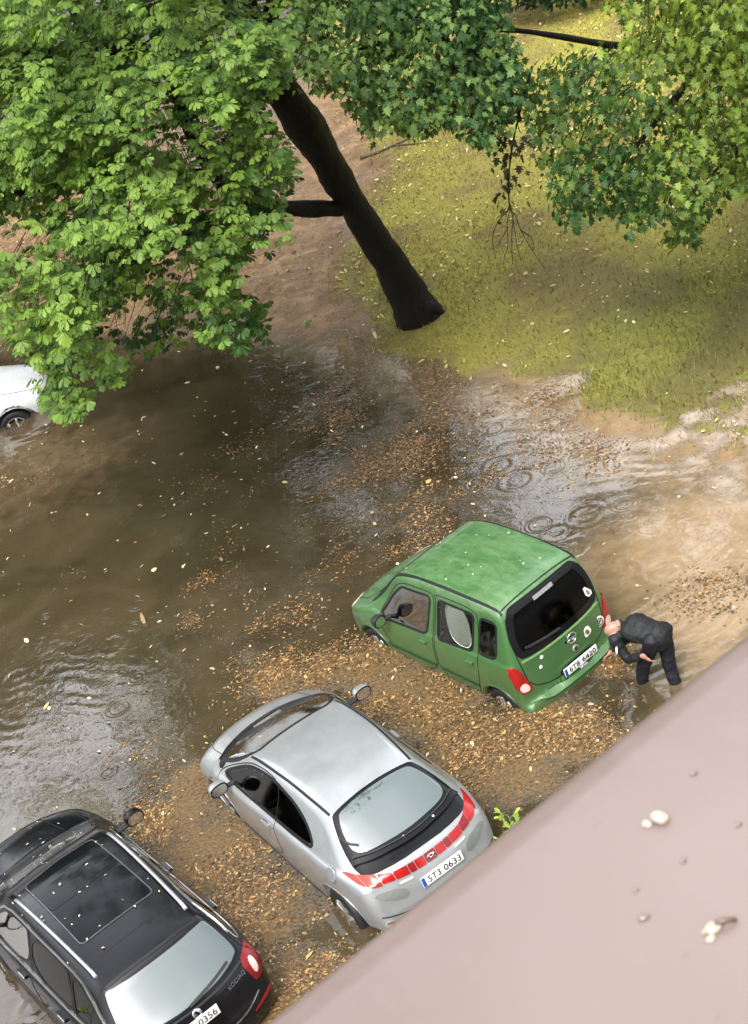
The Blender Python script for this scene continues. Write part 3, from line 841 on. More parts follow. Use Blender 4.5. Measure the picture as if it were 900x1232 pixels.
    for s in (1, -1):
        c.panel('reversing_lens', 'rear', [(.27 * s, .872), (.42 * s, .878), (.42 * s, .862), (.27 * s, .855)], MT['clear_lens'], .012, .01, .03, lb, rnd=0)
        c.panel('bumper_recess', 'rear', [(.74 * s, .865), (.40 * s, .84), (.36 * s, .70), (.60 * s, .745)], simple('grey_recess_panel', (.15, .155, .15), .5), .004, .01, .04, rnd=1)  # flat grey panel, darker than the silver paint
        c.strip('bumper_crease', 'rear', [(.72 * s, .60), (.45 * s, .555), (.2 * s, .55)], .014, MT['plastic'], .003, .01, False)
        c.panel('bumper_reflector', 'rear', [(.70 * s, .52), (.48 * s, .49), (.48 * s, .46), (.70 * s, .485)], MT['dark_red_lens'], .008, .01, .03)
    # H-like badge on the bar
    B = c.project('rear', [(0, .935)])[0][0] + np.array([-.02, 0, 0])
    fr = [B + np.array([0, y, z]) for y, z in chaikin([(.055, .04), (-.055, .04), (-.045, -.04), (.045, -.04)], 2)]
    fr.append(fr[0])
    parts_ = [tube(fr, [.0065] * len(fr), 6)]
    for y in (.022, -.022): parts_.append(tube([B + np.array([0, y * 1.3, .032]), B + np.array([0, y * .85, 0]), B + np.array([0, y * 1.1, -.032])], [.007, .007, .007], 6))
    parts_.append(tube([B + np.array([0, .02, 0]), B + np.array([0, -.02, 0])], [.007, .007], 6))
    v, f = merge(parts_); mesh('front_letter_badge'.replace('front_', ''), v, f, MT['chrome'], c.root)
    pp = c.project('rear', [(-.03, .775)])[0][0]
    c.plate_at(pp[0] - .018, -.03, .775, .20, '5T3 0633', w=.52, h=.115)
    c.cabin(-1.3, 1.2, .68, .36, .92, MT['seat'], .50, .36)
    return c
silver_car()

# ================================================================== black estate / SUV
BLACK = paint('black_lacquer', (.004, .004, .006), .0, .18, .05, (.05, .045, .04), coat=.30, spec=.30)
def black_car():
    sp = dict(
        outline=[(-2.08, .24), (-2.18, .34), (-2.21, .50), (-2.215, .66), (-2.19, .72), (-2.185, .80), (-2.17, .95), (-2.12, 1.06), (-2.02, 1.14), (-1.80, 1.36), (-1.66, 1.50), (-1.55, 1.535), (-1.2, 1.565), (-.6, 1.59), (0, 1.59), (.35, 1.555), (.60, 1.475), (1.0, 1.26), (1.32, 1.12), (1.55, 1.10), (1.85, 1.06), (2.08, .985), (2.20, .86), (2.24, .62), (2.21, .36), (2.08, .24), (1.5, .20), (-1.5, .20)],
        wl=[(-2.3, .74), (-2.0, .86), (-1.5, .915), (-.6, .92), (1.0, .92), (1.5, .90), (1.9, .82), (2.2, .60)],
        wr=[(-2.3, .58), (-1.8, .61), (-1.2, .61), (-.3, .63), (.4, .63), (1.0, .67), (1.5, .72), (2.2, .5)],
        belt=[(-2.3, 1.05), (-1.5, 1.02), (0, .98), (1.2, .97), (1.6, .97), (2.2, .9)],
        top=[(-2.3, 1.40), (-1.7, 1.50), (-1.0, 1.57), (-.2, 1.59), (.4, 1.55), (.9, 1.32), (1.4, 1.20), (2.2, 1.05)],
        arches=[(1.32, .34, .40), (-1.33, .34, .40)], spine=(-1.6, .78, 1.55, .64), round=.10, bow=.13, barrel=.04, shoulder=.03)
    c = Car(sp, (-4.2138, 15.0524), 2.0382, 'black estate car with a glass roof and bright roof rails, nearest the left edge', GROUP_CARS)
    sf = [(1.02, 1.015), (.66, 1.265), (.42, 1.42), (-.08, 1.46), (-.12, 1.44), (-.14, 1.03), (.6, 1.005)]
    sr = [(-.18, 1.46), (-.95, 1.44), (-1.0, 1.42), (-1.12, 1.12), (-1.08, 1.06), (-.18, 1.03)]
    sq = [(-1.04, 1.43), (-1.36, 1.38), (-1.78, 1.17), (-1.74, 1.10), (-1.2, 1.06), (-1.16, 1.09)]
    ws = [(.62, .60), (.69, .3), (.70, 0), (.69, -.3), (.62, -.60), (1.16, -.74), (1.29, -.45), (1.33, 0), (1.29, .45), (1.16, .74)]
    rw = [(.57, 1.47), (.60, 1.46), (.71, 1.15), (.68, 1.085), (.3, 1.055), (-.3, 1.055), (-.68, 1.085), (-.71, 1.15), (-.60, 1.46), (-.57, 1.47), (0, 1.485)]
    for ax in ('left', 'right'):
        for p in (sf, sr, sq): c.window('side_window', ax, p, MT['glass_clear'] if p is sf else MT['glass_dark'], .03, MT['gloss_black'])
        fd = [(1.12, .95), (.68, 1.30), (.42, 1.47), (-.10, 1.51), (-.15, 1.46), (-.16, .95), (-.14, .36), (.88, .36), (.96, .60)]
        rd = [(-.16, 1.51), (-1.0, 1.49), (-1.06, 1.42), (-1.16, 1.08), (-1.02, .72), (-.92, .38), (-.18, .36), (-.19, .95), (-.18, 1.46)]
        for p in (fd, rd): c.region('door', ax, p, BLACK)
    c.region('bonnet', 'top', [(1.36, .0), (1.34, .4), (1.26, .70), (1.85, .66), (2.06, .45), (2.12, 0), (2.06, -.45), (1.85, -.66), (1.26, -.70), (1.34, -.4)], BLACK)
    tgp = [(.66, .62), (.70, 1.0), (.68, 1.06), (.40, 1.045), (-.40, 1.045), (-.68, 1.06), (-.70, 1.0), (-.66, .62), (-.40, .60), (.40, .60)]
    c.region('tailgate', 'rear', tgp, BLACK)
    c.window('windscreen', 'top', ws, MT['glass_clear'], .05)
    parts = c.build_body(BLACK, None)
    doors = parts['door']
    g2 = c.panel('rear_window', 'rear', rw, MT['gloss_black'], .004, .02, rnd=1)
    rwi = [(.55, 1.455), (.60, 1.42), (.675, 1.17), (.655, 1.11), (.3, 1.08), (-.3, 1.08), (-.655, 1.11), (-.675, 1.17), (-.60, 1.42), (-.55, 1.455), (0, 1.465)]
    c.panel('glass_pane', 'rear', rwi, REARGLASS, .008, .008, parent=g2, rnd=1)
    sg_m = simple('sunroof_glass', (.004, .005, .006), .04, var=.05, IOR=1.38)
    sr_o = c.panel('sunroof', 'top', [(.40, .44), (.45, 0), (.40, -.44), (-.99, -.45), (-1.0, 0), (-.99, .45)], MT['rubber'], .003, .015, rnd=-1)
    c.panel('front_glass', 'top', [(.37, .415), (.415, 0), (.37, -.415), (-.30, -.425), (-.30, .425)], sg_m, .009, .012, parent=sr_o, rnd=-1)
    c.panel('rear_glass', 'top', [(-.325, .425), (-.325, -.425), (-.965, -.43), (-.975, 0), (-.965, .43)], sg_m, .007, .012, parent=sr_o, rnd=-1)
    fr = [(.38, .425), (.425, 0), (.38, -.425), (-.975, -.44), (-.985, 0), (-.975, .44)]
    c.strip('sunroof_rim', 'top', fr, .010, simple('rim_grey', (.12, .12, .13), .3, .5), .010, .01, True, sr_o, rnd=-1)
    c.strip('roof_joint', 'top', [(-1.25, .56), (-1.27, 0), (-1.25, -.56)], .010, MT['rubber'], .002, .01, False)
    c.strip('roof_spoiler_gap', 'top', [(-1.60, .54), (-1.635, 0), (-1.60, -.54)], .03, MT['rubber'], .006, .01, False)
    for i, ax in enumerate(('left', 'right')):
        s = 1 if ax == 'left' else -1
        for j, p in enumerate((fd, rd)):
            d = doors[2 * i + j]
            c.strip('door_seam', ax, p, .010, MT['rubber'], .002, .01, True, d)
            x = .02 if j == 0 else -.90
            c.strip('handle', ax, [(x - .10, .925), (x + .09, .92)], .036, BLACK, .04, .04, False, d, rnd=0)
            c.strip('handle_trim', ax, [(x - .10, .925), (x + .05, .921)], .010, MT['chrome'], .046, .01, False, d, rnd=0)
        c.strip('window_trim', ax, [(1.05, .995), (.6, .985), (0, 1.005), (-1.1, 1.035), (-1.70, 1.075), (-1.83, 1.165), (-1.40, 1.415), (-1.0, 1.475), (-.1, 1.495), (.42, 1.455), (.66, 1.30), (1.02, 1.05)], .022, MT['chrome'], .010, .02, True, rnd=1)
        for wx in (1.32, -1.33):
            arc = [(wx + .40 * math.cos(q), .34 + .40 * math.sin(q)) for q in np.linspace(.05, math.pi - .05, 24)]
            c.strip('arch_lip', ax, arc, .06, MT['plastic'], .012, .05, False, rnd=0)
        c.strip('sill_strip', ax, [(.86, .34), (-.88, .34)], .10, MT['plastic'], .012, .01, False, rnd=0)
        # rails: raised bars on feet
        rp = [(.30, .585, 1.565), (.24, .585, 1.60), (-.2, .578, 1.635), (-.8, .562, 1.622), (-1.36, .545, 1.575), (-1.42, .543, 1.55)]
        P, _ = c.project('top', [(x, y * s) for x, y, z in rp]); P[:, 2] += np.array([.0, .04, .05, .05, .04, 0])
        V, F = [], []
        P = resample(chaikin(P, 2, False), .06, False)
        for q in P:
            for k in range(10):
                a = 2 * math.pi * k / 10; V.append(q + np.array([0, .021 * math.cos(a), .015 * math.sin(a)]))
        for m in range(len(P) - 1):
            for k in range(10):
                k2 = (k + 1) % 10; F.append((m * 10 + k, m * 10 + k2, (m + 1) * 10 + k2, (m + 1) * 10 + k))
        F += [tuple(range(9, -1, -1)), tuple((len(P) - 1) * 10 + k for k in range(10))]
        mesh('roof_rail', V, F, MT['satin'], c.root)
        c.strip('rail_channel', 'top', [(x + (.04 if x > 0 else 0), y * s) for x, y, z in rp], .05, MT['gloss_black'], .003, .01, False)
        c.mirror(.88, 1.035 * s, 1.10, BLACK, (.16, .22, .16))
        c.wheel(1.32, .80 * s, .345, 5, .22); c.wheel(-1.33, .80 * s, .345, 5, .22)
        tl = empty('tail_light'); tl.parent = c.root
        c.panel('red_lens', 'rear', [(.62 * s, 1.06), (.80 * s, 1.10), (.835 * s, 1.02), (.80 * s, .82), (.68 * s, .80), (.655 * s, .90)], MT['dark_red_lens'], .012, .03, .03, tl, rnd=1)
        c.panel('bright_lens', 'rear', [(.70 * s, 1.02), (.765 * s, 1.03), (.775 * s, .90), (.71 * s, .86)], MT['clear_lens'], .016, .01, .03, tl, rnd=2)
        c.panel('bumper_reflector', 'rear', [(.80 * s, .64), (.52 * s, .565), (.52 * s, .545), (.80 * s, .60)], MT['red_lens'], .010, .01, .03, rnd=1)
        c.strip('bumper_chrome', 'rear', [(.66 * s, .70), (.45 * s, .625), (.25 * s, .61)], .014, MT['chrome'], .006, .01, False)
    t = parts['tailgate'][0]
    c.strip('tailgate_seam', 'rear', tgp, .010, MT['rubber'], .002, .01, True, t)
    c.strip('rear_wiper', 'rear', [(0.02, 1.075), (-.25, 1.10), (-.52, 1.125)], .02, MT['plastic'], .03, .01, False, g2, rnd=1)
    c.strip('window_ledge', 'rear', [(.64, 1.055), (0, 1.035), (-.64, 1.055)], .016, MT['plastic'], .016, .01, False, t)
    pp = c.project('rear', [(0, 1.0), (-.09, .93), (-.50, .985)])[0]
    n = c.sh.grad(pp)
    v, f = disc(pp[0], n[0], (0, 0, 1), .052, .052, .014); k = mesh('round_emblem', v, f, MT['chrome'], t)
    v, f = disc(pp[0] + n[0] * .014, n[0], (0, .6, 1), .016, .03, .003); mesh('emblem_centre', v, f, MT['gloss_black'], k)
    tilt = math.atan2(n[1][2], -n[1][0])
    c.plate_at(pp[1][0] - .02, 0.06, .92, tilt, '5T7 0356', w=.52, h=.11)
    tilt = math.atan2(n[2][2], -n[2][0])
    q = pp[2] + n[2] * .006
    c.text_on('chrome_lettering', q[0] - .006, q[1], q[2], n[2], 'KODIAQ', .06, MT['chrome'], .24, .05)
    c.strip('bonnet_seam', 'top', [(1.28, .71), (1.85, .67), (2.06, .46), (2.12, 0), (2.06, -.46), (1.85, -.67), (1.28, -.71)], .010, MT['rubber'], .002, .01, False, parts['bonnet'][0])
    for y in (.36, -.36): c.strip('bonnet_crease', 'top', [(1.42, y * 1.25), (1.75, y * 1.1), (2.02, y)], .03, BLACK, .008, .01, False, parts['bonnet'][0])
    c.panel('scuttle', 'top', [(1.20, .72), (1.30, .44), (1.335, 0), (1.30, -.44), (1.20, -.72), (1.25, -.73), (1.35, -.45), (1.385, 0), (1.35, .45), (1.25, .73)], MT['plastic'], .005, .01, rnd=1)
    for a in ([(1.30, .45), (1.24, .15), (1.22, -.15)], [(1.30, -.2), (1.22, -.45), (1.12, -.66)]):
        c.strip('wiper', 'top', a, .022, MT['rubber'], .022, .01, False, rnd=1)
    c.cabin(-1.55, 1.15, .70, .42, .86, MT['seat_light'], .60, .38)
    return c
BC = black_car()
def leaf_bits(c, n, xr, yr, label, seed, cols, size):
    g = np.random.default_rng(seed)
    p = np.stack([g.uniform(*xr, n), g.uniform(*yr, n)], 1); P, ok = c.project('top', p); N = c.sh.grad(P)
    k = N[:, 2] > .5; P, N = P[k], N[k]; V, F, T = [], [], []
    for q, m in zip(P, N):
        a = g.uniform(0, 6.28); u = np.array([math.cos(a), math.sin(a), 0]); u -= m * (u @ m); u /= np.linalg.norm(u); w = np.cross(m, u)
        s = g.uniform(*size); o = len(V); q = q + m * .012; col = np.array(cols[g.integers(len(cols))]) * g.uniform(.8, 1.2)
        V += [q - u * s, q - u * s * .3 + w * s * .45 + m * .006, q - u * s * .3 - w * s * .45 + m * .006, q + u * s * .5 + w * s * .35, q + u * s * .5 - w * s * .35, q + u * s]
        F += [(o, o + 2, o + 1), (o + 1, o + 2, o + 4), (o + 1, o + 4, o + 3), (o + 3, o + 4, o + 5)]; T += [col] * 6
    M4 = Matrix.Translation(c.root.location) @ c.root.rotation_euler.to_matrix().to_4x4()
    W = np.array([M4 @ Vector(v) for v in V])
    o = fast_mesh('leaf_bits', W, np.array(F), MT['bits'], None, False, np.array(T))
    tag(o, label, 'leaves', kind='stuff')
_t = NT('wet_leaf_bit'); MT['bits'] = _t.done(_t.pbr(_t.attr('tint', 'Color'), .35))
leaf_bits(BC, 60, (-1.3, 2.0), (-.75, .75), 'pale wet leaf bits on the black roof, painted droplet glints on the bonnet', 3, [(.6, .58, .5), (.5, .5, .46), (.45, .32, .14)], (.008, .022))  # pale bits added on the bonnet stand in for droplet glints
leaf_bits(GC, 26, (-1.4, .4), (-.55, .55), 'small pale and dark leaf bits on the green roof', 4, [(.5, .6, .42), (.06, .09, .04), (.55, .58, .4)], (.010, .026))

# ================================================================== white car under the boughs
WHITE = paint('white_lacquer', (.60, .62, .63), .0, .28, .12, (.45, .42, .36))
def white_car():
    sp = dict(
        outline=[(-2.02, .20), (-2.12, .36), (-2.13, .58), (-2.09, .75), (-2.0, .93), (-1.75, 1.02), (-1.45, 1.25), (-1.2, 1.38), (-.7, 1.44), (-.1, 1.445), (.25, 1.40), (.5, 1.30), (.95, 1.04), (1.12, .96), (1.6, .86), (1.86, .75), (1.95, .62), (1.97, .42), (1.9, .24), (1.3, .18), (-1.4, .18)],
        wl=[(-2.2, .66), (-1.8, .80), (-1.3, .855), (1.0, .86), (1.4, .84), (1.75, .76), (2.0, .56)],
        wr=[(-2.2, .52), (-1.2, .55), (0, .57), (.5, .58), (1.0, .64), (2.0, .5)],
        belt=[(-2.2, .93), (0, .88), (1.1, .86), (2.0, .7)], top=[(-2.2, 1.1), (-1.2, 1.38), (0, 1.44), (.5, 1.3), (1.0, 1.1), (2.0, .95)],
        arches=[(1.2, .30, .36), (-1.35, .30, .36)], spine=(-1.4, .66, 1.35, .54), round=.11, bow=.13, barrel=.05, shoulder=.03)
    c = Car(sp, (WHITE_POS[0], WHITE_POS[1], -.10), R(WHITE_POS[2]), 'white car half hidden under the leafy boughs at the left edge', GROUP_CARS)
    sf = [(.86, .93), (.5, 1.17), (.28, 1.29), (-.2, 1.33), (-.25, .94), (.6, .91)]
    sr = [(-.32, 1.33), (-.8, 1.31), (-1.2, 1.20), (-1.3, 1.0), (-.32, .94)]
    ws = [(.48, .55), (.53, 0), (.48, -.55), (.98, -.66), (1.08, -.35), (1.11, 0), (1.08, .35), (.98, .66)]
    for ax in ('left', 'right'):
        for p in (sf, sr): c.window('side_window', ax, p, MT['glass_dark'], .035)
        c.region('door', ax, [(.95, .86), (.52, 1.21), (.28, 1.34), (-.24, 1.37), (-.28, .9), (-.26, .36), (.80, .34), (.86, .6)], WHITE)
    c.region('bonnet', 'top', [(1.16, .62), (1.70, .56), (1.86, .36), (1.90, 0), (1.86, -.36), (1.70, -.56), (1.16, -.62), (1.20, 0)], WHITE)
    c.window('windscreen', 'top', ws, MT['glass_dark'], .05)
    parts = c.build_body(WHITE, None)
    for i, ax in enumerate(('left', 'right')):
        s = 1 if ax == 'left' else -1
        c.strip('door_seam', ax, [(.95, .86), (.52, 1.21), (.28, 1.34), (-.24, 1.37), (-.28, .9), (-.26, .36), (.80, .34), (.86, .6)], .010, MT['rubber'], .002, .01, True, parts['door'][i])
        c.strip('handle', ax, [(-.16, .80), (.02, .80)], .035, WHITE, .035, .03, False, parts['door'][i], rnd=0)
        for wx in (1.2, -1.35):
            c.strip('arch_lip', ax, [(wx + .36 * math.cos(q), .30 + .36 * math.sin(q)) for q in np.linspace(.05, math.pi - .05, 24)], .045, WHITE, .006, .05, False, rnd=0)
        c.mirror(.72, .97 * s, .95, WHITE, (.14, .2, .14))
        c.wheel(1.2, .745 * s, .305, 6, .19); c.wheel(-1.35, .745 * s, .305, 6, .19)
        hl = empty('headlight'); hl.parent = c.root
        c.panel('lens', 'front', [(.66 * s, .72), (.36 * s, .70), (.34 * s, .60), (.64 * s, .58)], MT['clear_lens'], .01, .02, .04, hl)
    c.strip('bonnet_seam', 'top', [(1.16, .62), (1.70, .56), (1.86, .36), (1.90, 0), (1.86, -.36), (1.70, -.56), (1.16, -.62)], .010, MT['rubber'], .002, .01, False, parts['bonnet'][0])
    c.cabin(-1.3, 1.0, .64, .36, .82, MT['seat'], .50, .36)
WHITE_POS = (-6.55, 29.9, 3.0)
white_car()

# ================================================================== ground and flood water
def vnoise(x, y, s, seed=0, octs=4):
    """Smooth value noise on arrays, -1..1."""
    out = np.zeros(np.shape(x)); amp = 1.0; tot = 0
    for o in range(octs):
        g = np.random.default_rng(seed * 97 + o).uniform(-1, 1, (256, 256))
        u = np.asarray(x) * s * 2 ** o + 31.7 * o; v = np.asarray(y) * s * 2 ** o + 17.3 * o
        i, j = np.floor(u).astype(int), np.floor(v).astype(int); a, b = u - i, v - j
        a = a * a * (3 - 2 * a); b = b * b * (3 - 2 * b)
        G = lambda p, q: g[p % 256, q % 256]
        out += amp * ((G(i, j) * (1 - a) + G(i + 1, j) * a) * (1 - b) + (G(i, j + 1) * (1 - a) + G(i + 1, j + 1) * a) * b)
        tot += amp; amp *= .5
    return out / tot * 1.4

def sdist(x, y, line):
    """Signed distance to a polyline; positive on its left when walking along it."""
    P = np.stack([np.ravel(x), np.ravel(y)], 1); best = np.full(len(P), 1e9); sg = np.ones(len(P))
    for a, b in zip(line[:-1], line[1:]):
        ab = b - a; t = np.clip(((P - a) @ ab) / (ab @ ab), 0, 1)
        q = P - a - t[:, None] * ab; d = (q * q).sum(1)
        cr = ab[0] * (P[:, 1] - a[1]) - ab[1] * (P[:, 0] - a[0])
        m = d < best; best[m] = d[m]; sg[m] = np.where(cr[m] >= 0, 1, -1)
    return (np.sqrt(best) * sg).reshape(np.shape(x))

def line_of(pts, ext0, ext1):
    L = [atz(*p)[:2] for p in pts]
    return np.array([np.array(ext0, float)] + L + [np.array(ext1, float)])[::-1]
# walked right to left so that land lies on the right-hand side -> flipped sign below
SHORE = line_of([(60, 395), (200, 398), (330, 402), (420, 412), (480, 440), (560, 452), (630, 462), (690, 484), (760, 512), (830, 528), (900, 545)], (-40, 40), (14, 15.5))
LAWN = line_of([(455, 215), (430, 300), (415, 370), (440, 415), (540, 432), (620, 452), (690, 480), (760, 508), (830, 525), (900, 540)], (3.4, 75), (14, 16))
def land_d(x, y): return -sdist(x, y, SHORE)
def lawn_d(x, y): return -sdist(x, y, LAWN)
FLIP = 1.0 if land_d(np.array([2.0]), np.array([33.0]))[0] > 0 else -1.0
FLIPL = 1.0 if lawn_d(np.array([6.0]), np.array([27.0]))[0] > 0 else -1.0

def ground_h(x, y):
    d = land_d(x, y) * FLIP
    n = vnoise(x, y, .55, 3) * .035 + vnoise(x, y, 2.2, 5) * .012
    w = np.where(d > 0, .018 * d, .055 * d) + n * np.clip(1 - np.maximum(-d, 0) / 3, 0, 1)
    hl = np.clip(lawn_d(x, y) * FLIPL / 1.2 + .3, 0, 1) * .05
    h = np.clip(WL + w, 0.0, 1.6) + hl * (d > -1)
    for (px, py), rx, ry in PUDDLES:
        c = atz(px, py); m = np.exp(-(((x - c[0]) / rx) ** 2 + ((y - c[1]) / ry) ** 2) ** 1.5)
        h = h * (1 - m) + (WL - .012 + .05 * vnoise(x, y, 2.6, 55, 3)) * m
    return h
PUDDLES = [((855, 492), 1.3, .75), ((925, 520), 1.1, 1.0), ((690, 464), .75, .6), ((600, 10), .9, 2.0), ((640, 170), .5, .9)]

def warped_axis(lo, hi, step, far, n=26):
    a = np.arange(lo, hi + step / 2, step)
    g = np.geomspace(step * 1.3, far, n)
    return np.r_[lo - g[::-1], a, hi + g]

def grid_mesh(name, xs, ys, zf, mat, attrs=None):
    X, Y = np.meshgrid(xs, ys, indexing='ij'); Z = zf(X, Y)
    V = np.stack([X, Y, Z], -1).reshape(-1, 3)
    ny = len(ys); i = np.arange(len(xs) - 1)[:, None]; j = np.arange(ny - 1)[None]
    F = np.stack([i * ny + j, (i + 1) * ny + j, (i + 1) * ny + j + 1, i * ny + j + 1], -1).reshape(-1, 4)
    at_ = {k: f(X, Y).ravel() for k, f in (attrs or {}).items()}
    return fast_mesh(name, V, F, mat, None, True, None, at_)

def mud_zone(x, y):
    """reddish silt left by the run-off, left of the trunk and along the path"""
    pts = [((430, 140), 1.6), ((455, 200), 1.5), ((400, 220), 1.6), ((345, 320), 1.3), ((330, 345), 1.2), ((370, 385), .9), ((400, 330), .9), ((300, 300), 2), ((150, 330), 2.5), ((420, 170), 1.4), ((40, 290), 3), ((600, 10), 3.5)]
    v = np.zeros(np.shape(x))
    for p, r in pts:
        c = atz(*p); v = np.maximum(v, np.exp(-(((x - c[0]) ** 2 + (y - c[1]) ** 2 * .45) / r ** 2)))
    return np.clip(v * 1.35 + vnoise(x, y, .8, 21) * .25, 0, 1)

def lawn_zone(x, y):
    return np.clip(lawn_d(x, y) * FLIPL / .9 + .5 + vnoise(x, y, 1.1, 8) * .55, 0, 1)

t = NT('wet_ground')
P = t.pos(); g = t.attr('grass'); md = t.attr('mud')
n1 = t.noise(P, 1.1, 6, .6); n2 = t.noise(P, 9, 6, .65); n3 = t.noise(P, 32, 5, .75)
soil = t.mix(t.ramp(n2, [(.3, 0), (.7, 1)]), (.095, .062, .036), (.20, .135, .078))
sand = t.mix(t.ramp(t.noise(P, 4, 7, .7), [(.35, 0), (.7, 1)]), (.215, .140, .070), (.32, .222, .125))
streak = t.ramp(t.noise(t.mapping(P, (1.0, 1.7, 1), (0, 0, .5)), 1.1, 10, .68, .8), [(.36, 0), (.70, 1)])
silt = t.mix(streak, (.135, .076, .032), (.34, .205, .095))
silt = t.mix(t.ramp(t.noise(P, 13, 6, .7), [(.45, 0), (.7, .75)]), silt, (.075, .045, .024))
silt = t.mix(t.ramp(t.noise(P, 2.4, 6, .65, .5), [(.52, 0), (.66, .7)]), silt, (.40, .255, .125))
base = t.mix(md, t.mix(t.attr('sand'), soil, sand), silt)
gr1 = t.mix(t.ramp(n3, [(.3, 0), (.72, 1)]), (.13, .122, .018), (.44, .40, .075))
gr2 = t.mix(t.ramp(n2, [(.3, 0), (.7, 1)]), (.105, .080, .030), (.24, .18, .066))
gr3 = t.mix(t.ramp(n3, [(.3, 0), (.7, 1)]), (.03, .05, .010), (.10, .125, .028))
gm = t.mix(t.ramp(t.noise(P, .55, 6, .62), [(.45, 0), (.58, .9)]), gr1, gr2)
gm = t.mix(t.math('MULTIPLY', t.math('MULTIPLY', t.attr('lush'), .6), t.ramp(n2, [(.35, .3), (.6, 1)])), gm, gr3)
gm = t.mix(t.ramp(t.noise(P, 14, 6, .7), [(.54, 0), (.68, .75)]), gm, (.11, .072, .034))
c = t.mix(t.ramp(t.math('ADD', g, t.math('MULTIPLY', t.math('SUBTRACT', n2, .5), .5)), [(.35, 0), (.62, 1)]), base, gm)
p = t.pbr(c, t.mix(g, t.ramp(t.noise(P, 1.5, 6, .65, .6), [(.42, .16), (.58, .5)]), (.8, .8, .8)), Specular_IOR_Level=.38)
hh = t.math('ADD', t.math('MULTIPLY', n3, .5), n2)
t.l(t.bump(hh, .55, .05), p.inputs['Normal'])
MT['ground'] = t.done(p)

xs = warped_axis(-13, 15, .16, 420); ys = warped_axis(7.5, 62, .22, 420)
lush = lambda x, y: np.clip(np.exp(-(((x - atz(830, 440)[0]) ** 2 + (y - atz(830, 440)[1]) ** 2) / 5.5)) + .8 * np.exp(-(((x - atz(840, 380)[0]) ** 2 + (y - atz(840, 380)[1]) ** 2) / 5)), 0, 1)
def sand_zone(x, y):
    d = land_d(x, y) * FLIP
    return np.clip(1.3 - np.abs(d - .4) / 1.5, 0, 1) * np.clip((x - 1.2) / 1.2, 0, 1)
gd = grid_mesh('ground', xs, ys, ground_h, MT['ground'], dict(grass=lawn_zone, mud=lambda x, y: mud_zone(x, y) * (1 - .85 * np.clip(lawn_d(x, y) * FLIPL * 1.2, 0, 1)), sand=sand_zone, lush=lush))
tag(gd, 'muddy ground rising from the flooded car park to the lawn', 'ground', kind='structure')

# ---- litter field on the water (world coordinates)
LIT = []
for px, py, r, w in [(250, 1030, .95, 1), (215, 985, .7, 1), (300, 1110, .9, 1), (232, 940, .5, .9), (330, 818, .55, .9), (395, 808, .55, .9), (450, 800, .7, 1), (520, 850, .8, 1), (560, 900, .8, 1), (620, 925, .8, 1), (690, 885, .75, 1), (735, 800, .35, .95), (480, 830, .7, 1), (330, 1190, .8, 1), (300, 790, .35, .6), (650, 870, .6, 1),
                     (500, 620, 1.1, .56), (440, 565, 1.1, .55), (530, 480, 1.2, .58), (590, 590, .7, .36), (440, 640, 1.0, .48), (470, 520, 1.1, .56), (610, 520, .8, .34), (330, 740, .6, .36), (400, 480, 1.1, .5), (310, 560, .9, .26), (350, 630, .9, .26), (690, 555, .7, .45), (640, 500, .7, .5), (30, 555, .7, .4), (540, 780, .6, .7), (855, 720, .6, .3), (150, 900, .4, .2), (240, 700, .3, .3), (230, 745, .2, .5), (80, 700, .3, .35)]:
    q = atz(px, py); LIT.append((q[0], q[1], r, w))
MANP = atz(772, 838)
def litter(x, y):
    v = np.zeros(np.shape(x))
    for a, b, r, w in LIT: v = np.maximum(v, w * np.exp(-(((x - a) ** 2 + (y - b) ** 2) / r ** 2) ** 1.3))
    v = v * (1 - .95 * np.exp(-(((x - MANP[0]) ** 2 + (y - MANP[1]) ** 2) / .5 ** 2) ** 2))
    return np.clip(v, 0, 1)

def silt_zone(x, y):
    d = land_d(x, y) * FLIP
    right_ = np.clip((x + .35 * (y - 20) - 2.2) / 1.6, 0, 1)
    v = np.exp(np.minimum(d, 0) / 1.5) * right_ + .55 * np.exp(np.minimum(d, 0) / .8) * (1 - right_)
    c0 = atz(850, 650); v = np.maximum(v, 1.0 * np.exp(-(((x - c0[0]) ** 2 + (y - c0[1]) ** 2) / 2.3)))
    c1 = atz(860, 740); v = np.maximum(v, 1.0 * np.exp(-(((x - c1[0]) ** 2 + (y - c1[1]) ** 2) / 1.3)))
    c2 = atz(40, 560); v = np.maximum(v, .32 * np.exp(-(((x - c2[0]) ** 2 + (y - c2[1]) ** 2) / 5)))
    return np.clip(v + vnoise(x, y, 1.0, 33) * .10, 0, 1)

WAVES = [(atz(835, 735), .20, .020, .9, (-.25, 1.0)), (atz(60, 850), .22, .004, 1.0, (.45, .9)), (atz(610, 545), .30, .007, .9, (.5, .85)), (atz(745, 575), .26, .008, .8, (.45, .9)), (atz(20, 520), .24, .006, 1.0, (-.2, 1))]
def water_h(x, y):
    z = np.full(np.shape(x), WL)
    near = (np.abs(x) < 9) & (y < 40)
    z = z + np.where(near, vnoise(x, y, 1.4, 40, 3) * .0022 + vnoise(x, y * .7, 4.5, 41, 2) * .0006, 0)
    for c, lam, amp, r, dr in WAVES:
        d = ((x - c[0]) ** 2 + (y - c[1]) ** 2) / r ** 2
        dd = np.array(dr) / np.hypot(*dr)
        ph = (x * dd[0] + y * dd[1] + .22 * vnoise(x, y, 1.2, 44, 3)) * 2 * math.pi / lam
        z = z + amp * .5 * np.exp(-d) * np.sin(ph) * (.6 + .4 * vnoise(x, y, 1.6, 45, 2))
    for px, py, lam, rad, amp in RINGS:
        c = atz(px, py); d = np.hypot(x - c[0], y - c[1])
        z = z + amp * np.sin((d - rad) * 2 * math.pi / lam) * np.exp(-((d - rad) / (rad * .42)) ** 2)
    return z
